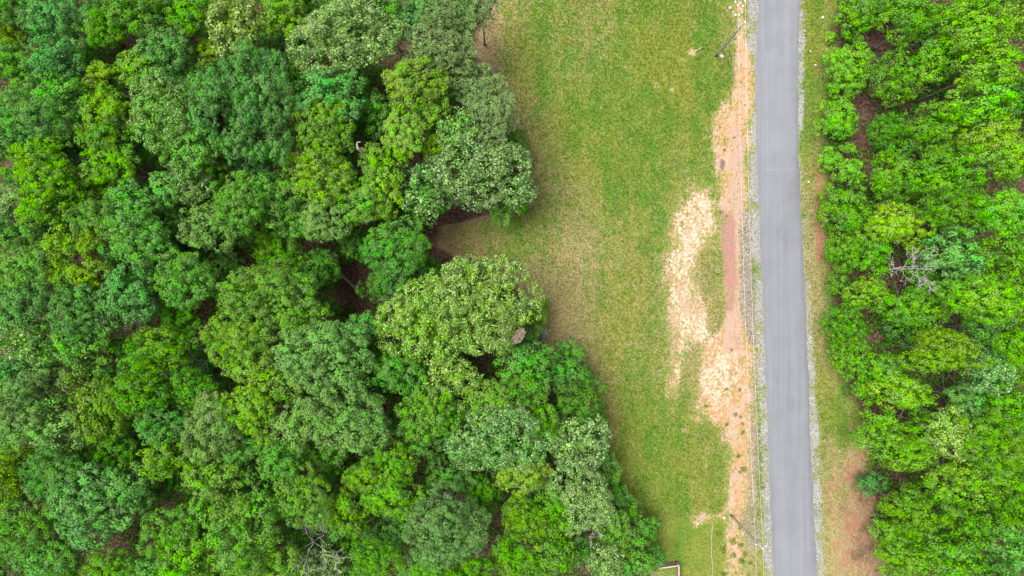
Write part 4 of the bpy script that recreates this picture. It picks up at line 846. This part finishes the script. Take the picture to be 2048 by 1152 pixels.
# ------------------------------------------------------------------ hose, board fence corner
n = N('pale_hose'); M['hose'] = n.finish((.33, .33, .27), .6)
HP = [(1425, 1046), (1424, 1058), (1423, 1070), (1421.5, 1080), (1423, 1090), (1422, 1100), (1422.5, 1108), (1423.5, 1118), (1424.5, 1128), (1425, 1140), (1425, 1156), (1424, 1180), (1424, 1210)]
hp = np.array([(*at(*q), 0.10 + .03 * math.sin(i * 2.1)) for i, q in enumerate(HP)])
V, F4, F3 = tubes([(hp - hp[0], np.array([.018] + [.026] * 9 + [.02] * 3))], 8)
obj('hose', mesh_from('hose', V, F4, F3, M['hose'], smooth=True), None, tuple(hp[0]), label='thin pale line like a hose running through grass west of the lower pole', category='hose')
n = N('brown_board'); M['board'] = n.finish(n.mix(n.noise(3.0, stretch=(.4, 4, 4)), (0.17, 0.095, 0.085), (0.29, 0.18, 0.16)), .85, n.bump(n.noise(12.0, stretch=(.3, 4, 4)), .4, .02))
n = N('pale_rail'); M['rail'] = n.finish(n.mix(n.noise(4.0), (0.28, 0.22, 0.18), (0.40, 0.33, 0.28)), .85)
cx, cy = at(1352, 1122)
fence = obj('board_fence', None, None, (cx, cy, 0), label='corner of a brown board fence under the trees at the lower frame edge', category='fence')
FH = 1.5
bw = box_mesh('board', 2.3, .03, .2, M['board'], .006); bs = box_mesh('board', .03, 3.4, .2, M['board'], .006)
ang = math.radians(8)
for i in range(6):
    obj('board', bw, fence, (-1.17 * math.cos(ang), -1.17 * math.sin(ang), .08 + .235 * i), rotz=ang)
    obj('board', bs, fence, (0.02, -1.75, .08 + .235 * i))
pm = box_mesh('post', .12, .12, FH + .1, M['rail'], .02)
for q in ((0, 0, 0), (-2.32 * math.cos(ang), -2.32 * math.sin(ang) - .09, 0), (-.09, -2.4, 0)): obj('post', pm, fence, q)
obj('top_rail', box_mesh('top_rail', 2.22, .15, .045, M['rail'], .01), fence, (-1.18 * math.cos(ang), -1.18 * math.sin(ang), FH + .002), rotz=ang)
obj('top_rail', box_mesh('top_rail', .15, 3.3, .045, M['rail'], .01), fence, (.02, -1.74, FH + .003))

# ------------------------------------------------------------------ labels that single out each tree
LAND = [('the white broken snag', 718, 290), ('the silver-speckled tree', 955, 345), ('the largest lime dome', 962, 606), ('the brown littered clearing', 725, 590), ('the tall egg-shaped tree', 506, 215),
        ('the whitish tree at the top', 690, 75), ('the half-dead tree', 632, 1100), ('the dark lower hollow', 255, 1055), ('the bright yellow tree', 506, 822),
        ('the wide greyish dome', 890, 1055), ('the bare dead tree', 1805, 530), ('the roadside bush row', 1690, 180), ('the lower whitish field-edge tree', 1160, 990), ('the upper left photo corner', 0, 0),
        ('the lower left photo corner', 0, 1152), ('the upper right photo corner', 2048, 0), ('the lower right photo corner', 2048, 1152), ('the left edge middle', 0, 560), ('the right edge middle', 2048, 600),
        ('the compact ball-shaped tree', 373, 558), ('the board fence corner', 1345, 1127), ('the small whitish tree', 380, 368), ('the red soil verge', 1700, 960)]
DIRS = ['right of', 'above and right of', 'above', 'above and left of', 'left of', 'below and left of', 'below', 'below and right of']
byl = {}
for T in TREES:
    if T['label']: continue
    nm, lx, ly = min(LAND, key=lambda q: (q[1] - T['px']) ** 2 + (q[2] - T['py']) ** 2)
    a = math.degrees(math.atan2(ly - T['py'], T['px'] - lx)) % 360
    dr = DIRS[int(((a + 22.5) % 360) // 45)]
    low = 'low ' if T['zc'] < 9.01 and T['o'].get('group', '').startswith('low') else ''
    T['dist'] = math.hypot(T['px'] - lx, T['py'] - ly)
    kind = 'pine' if T['style'] == 'pine' else 'tree'
    byl.setdefault(f"{low}{TWORD[T['tint']]} {kind} {dr} {nm}", []).append(T)
for lb, lst in byl.items():
    lst.sort(key=lambda T: T['dist'])
    for i, T in enumerate(lst):
        pre = '' if len(lst) == 1 else ('nearest ' if i == 0 else ('farthest ' if i == len(lst) - 1 else ORD[i] + ' nearest '))
        T['o']['label'] = pre + lb
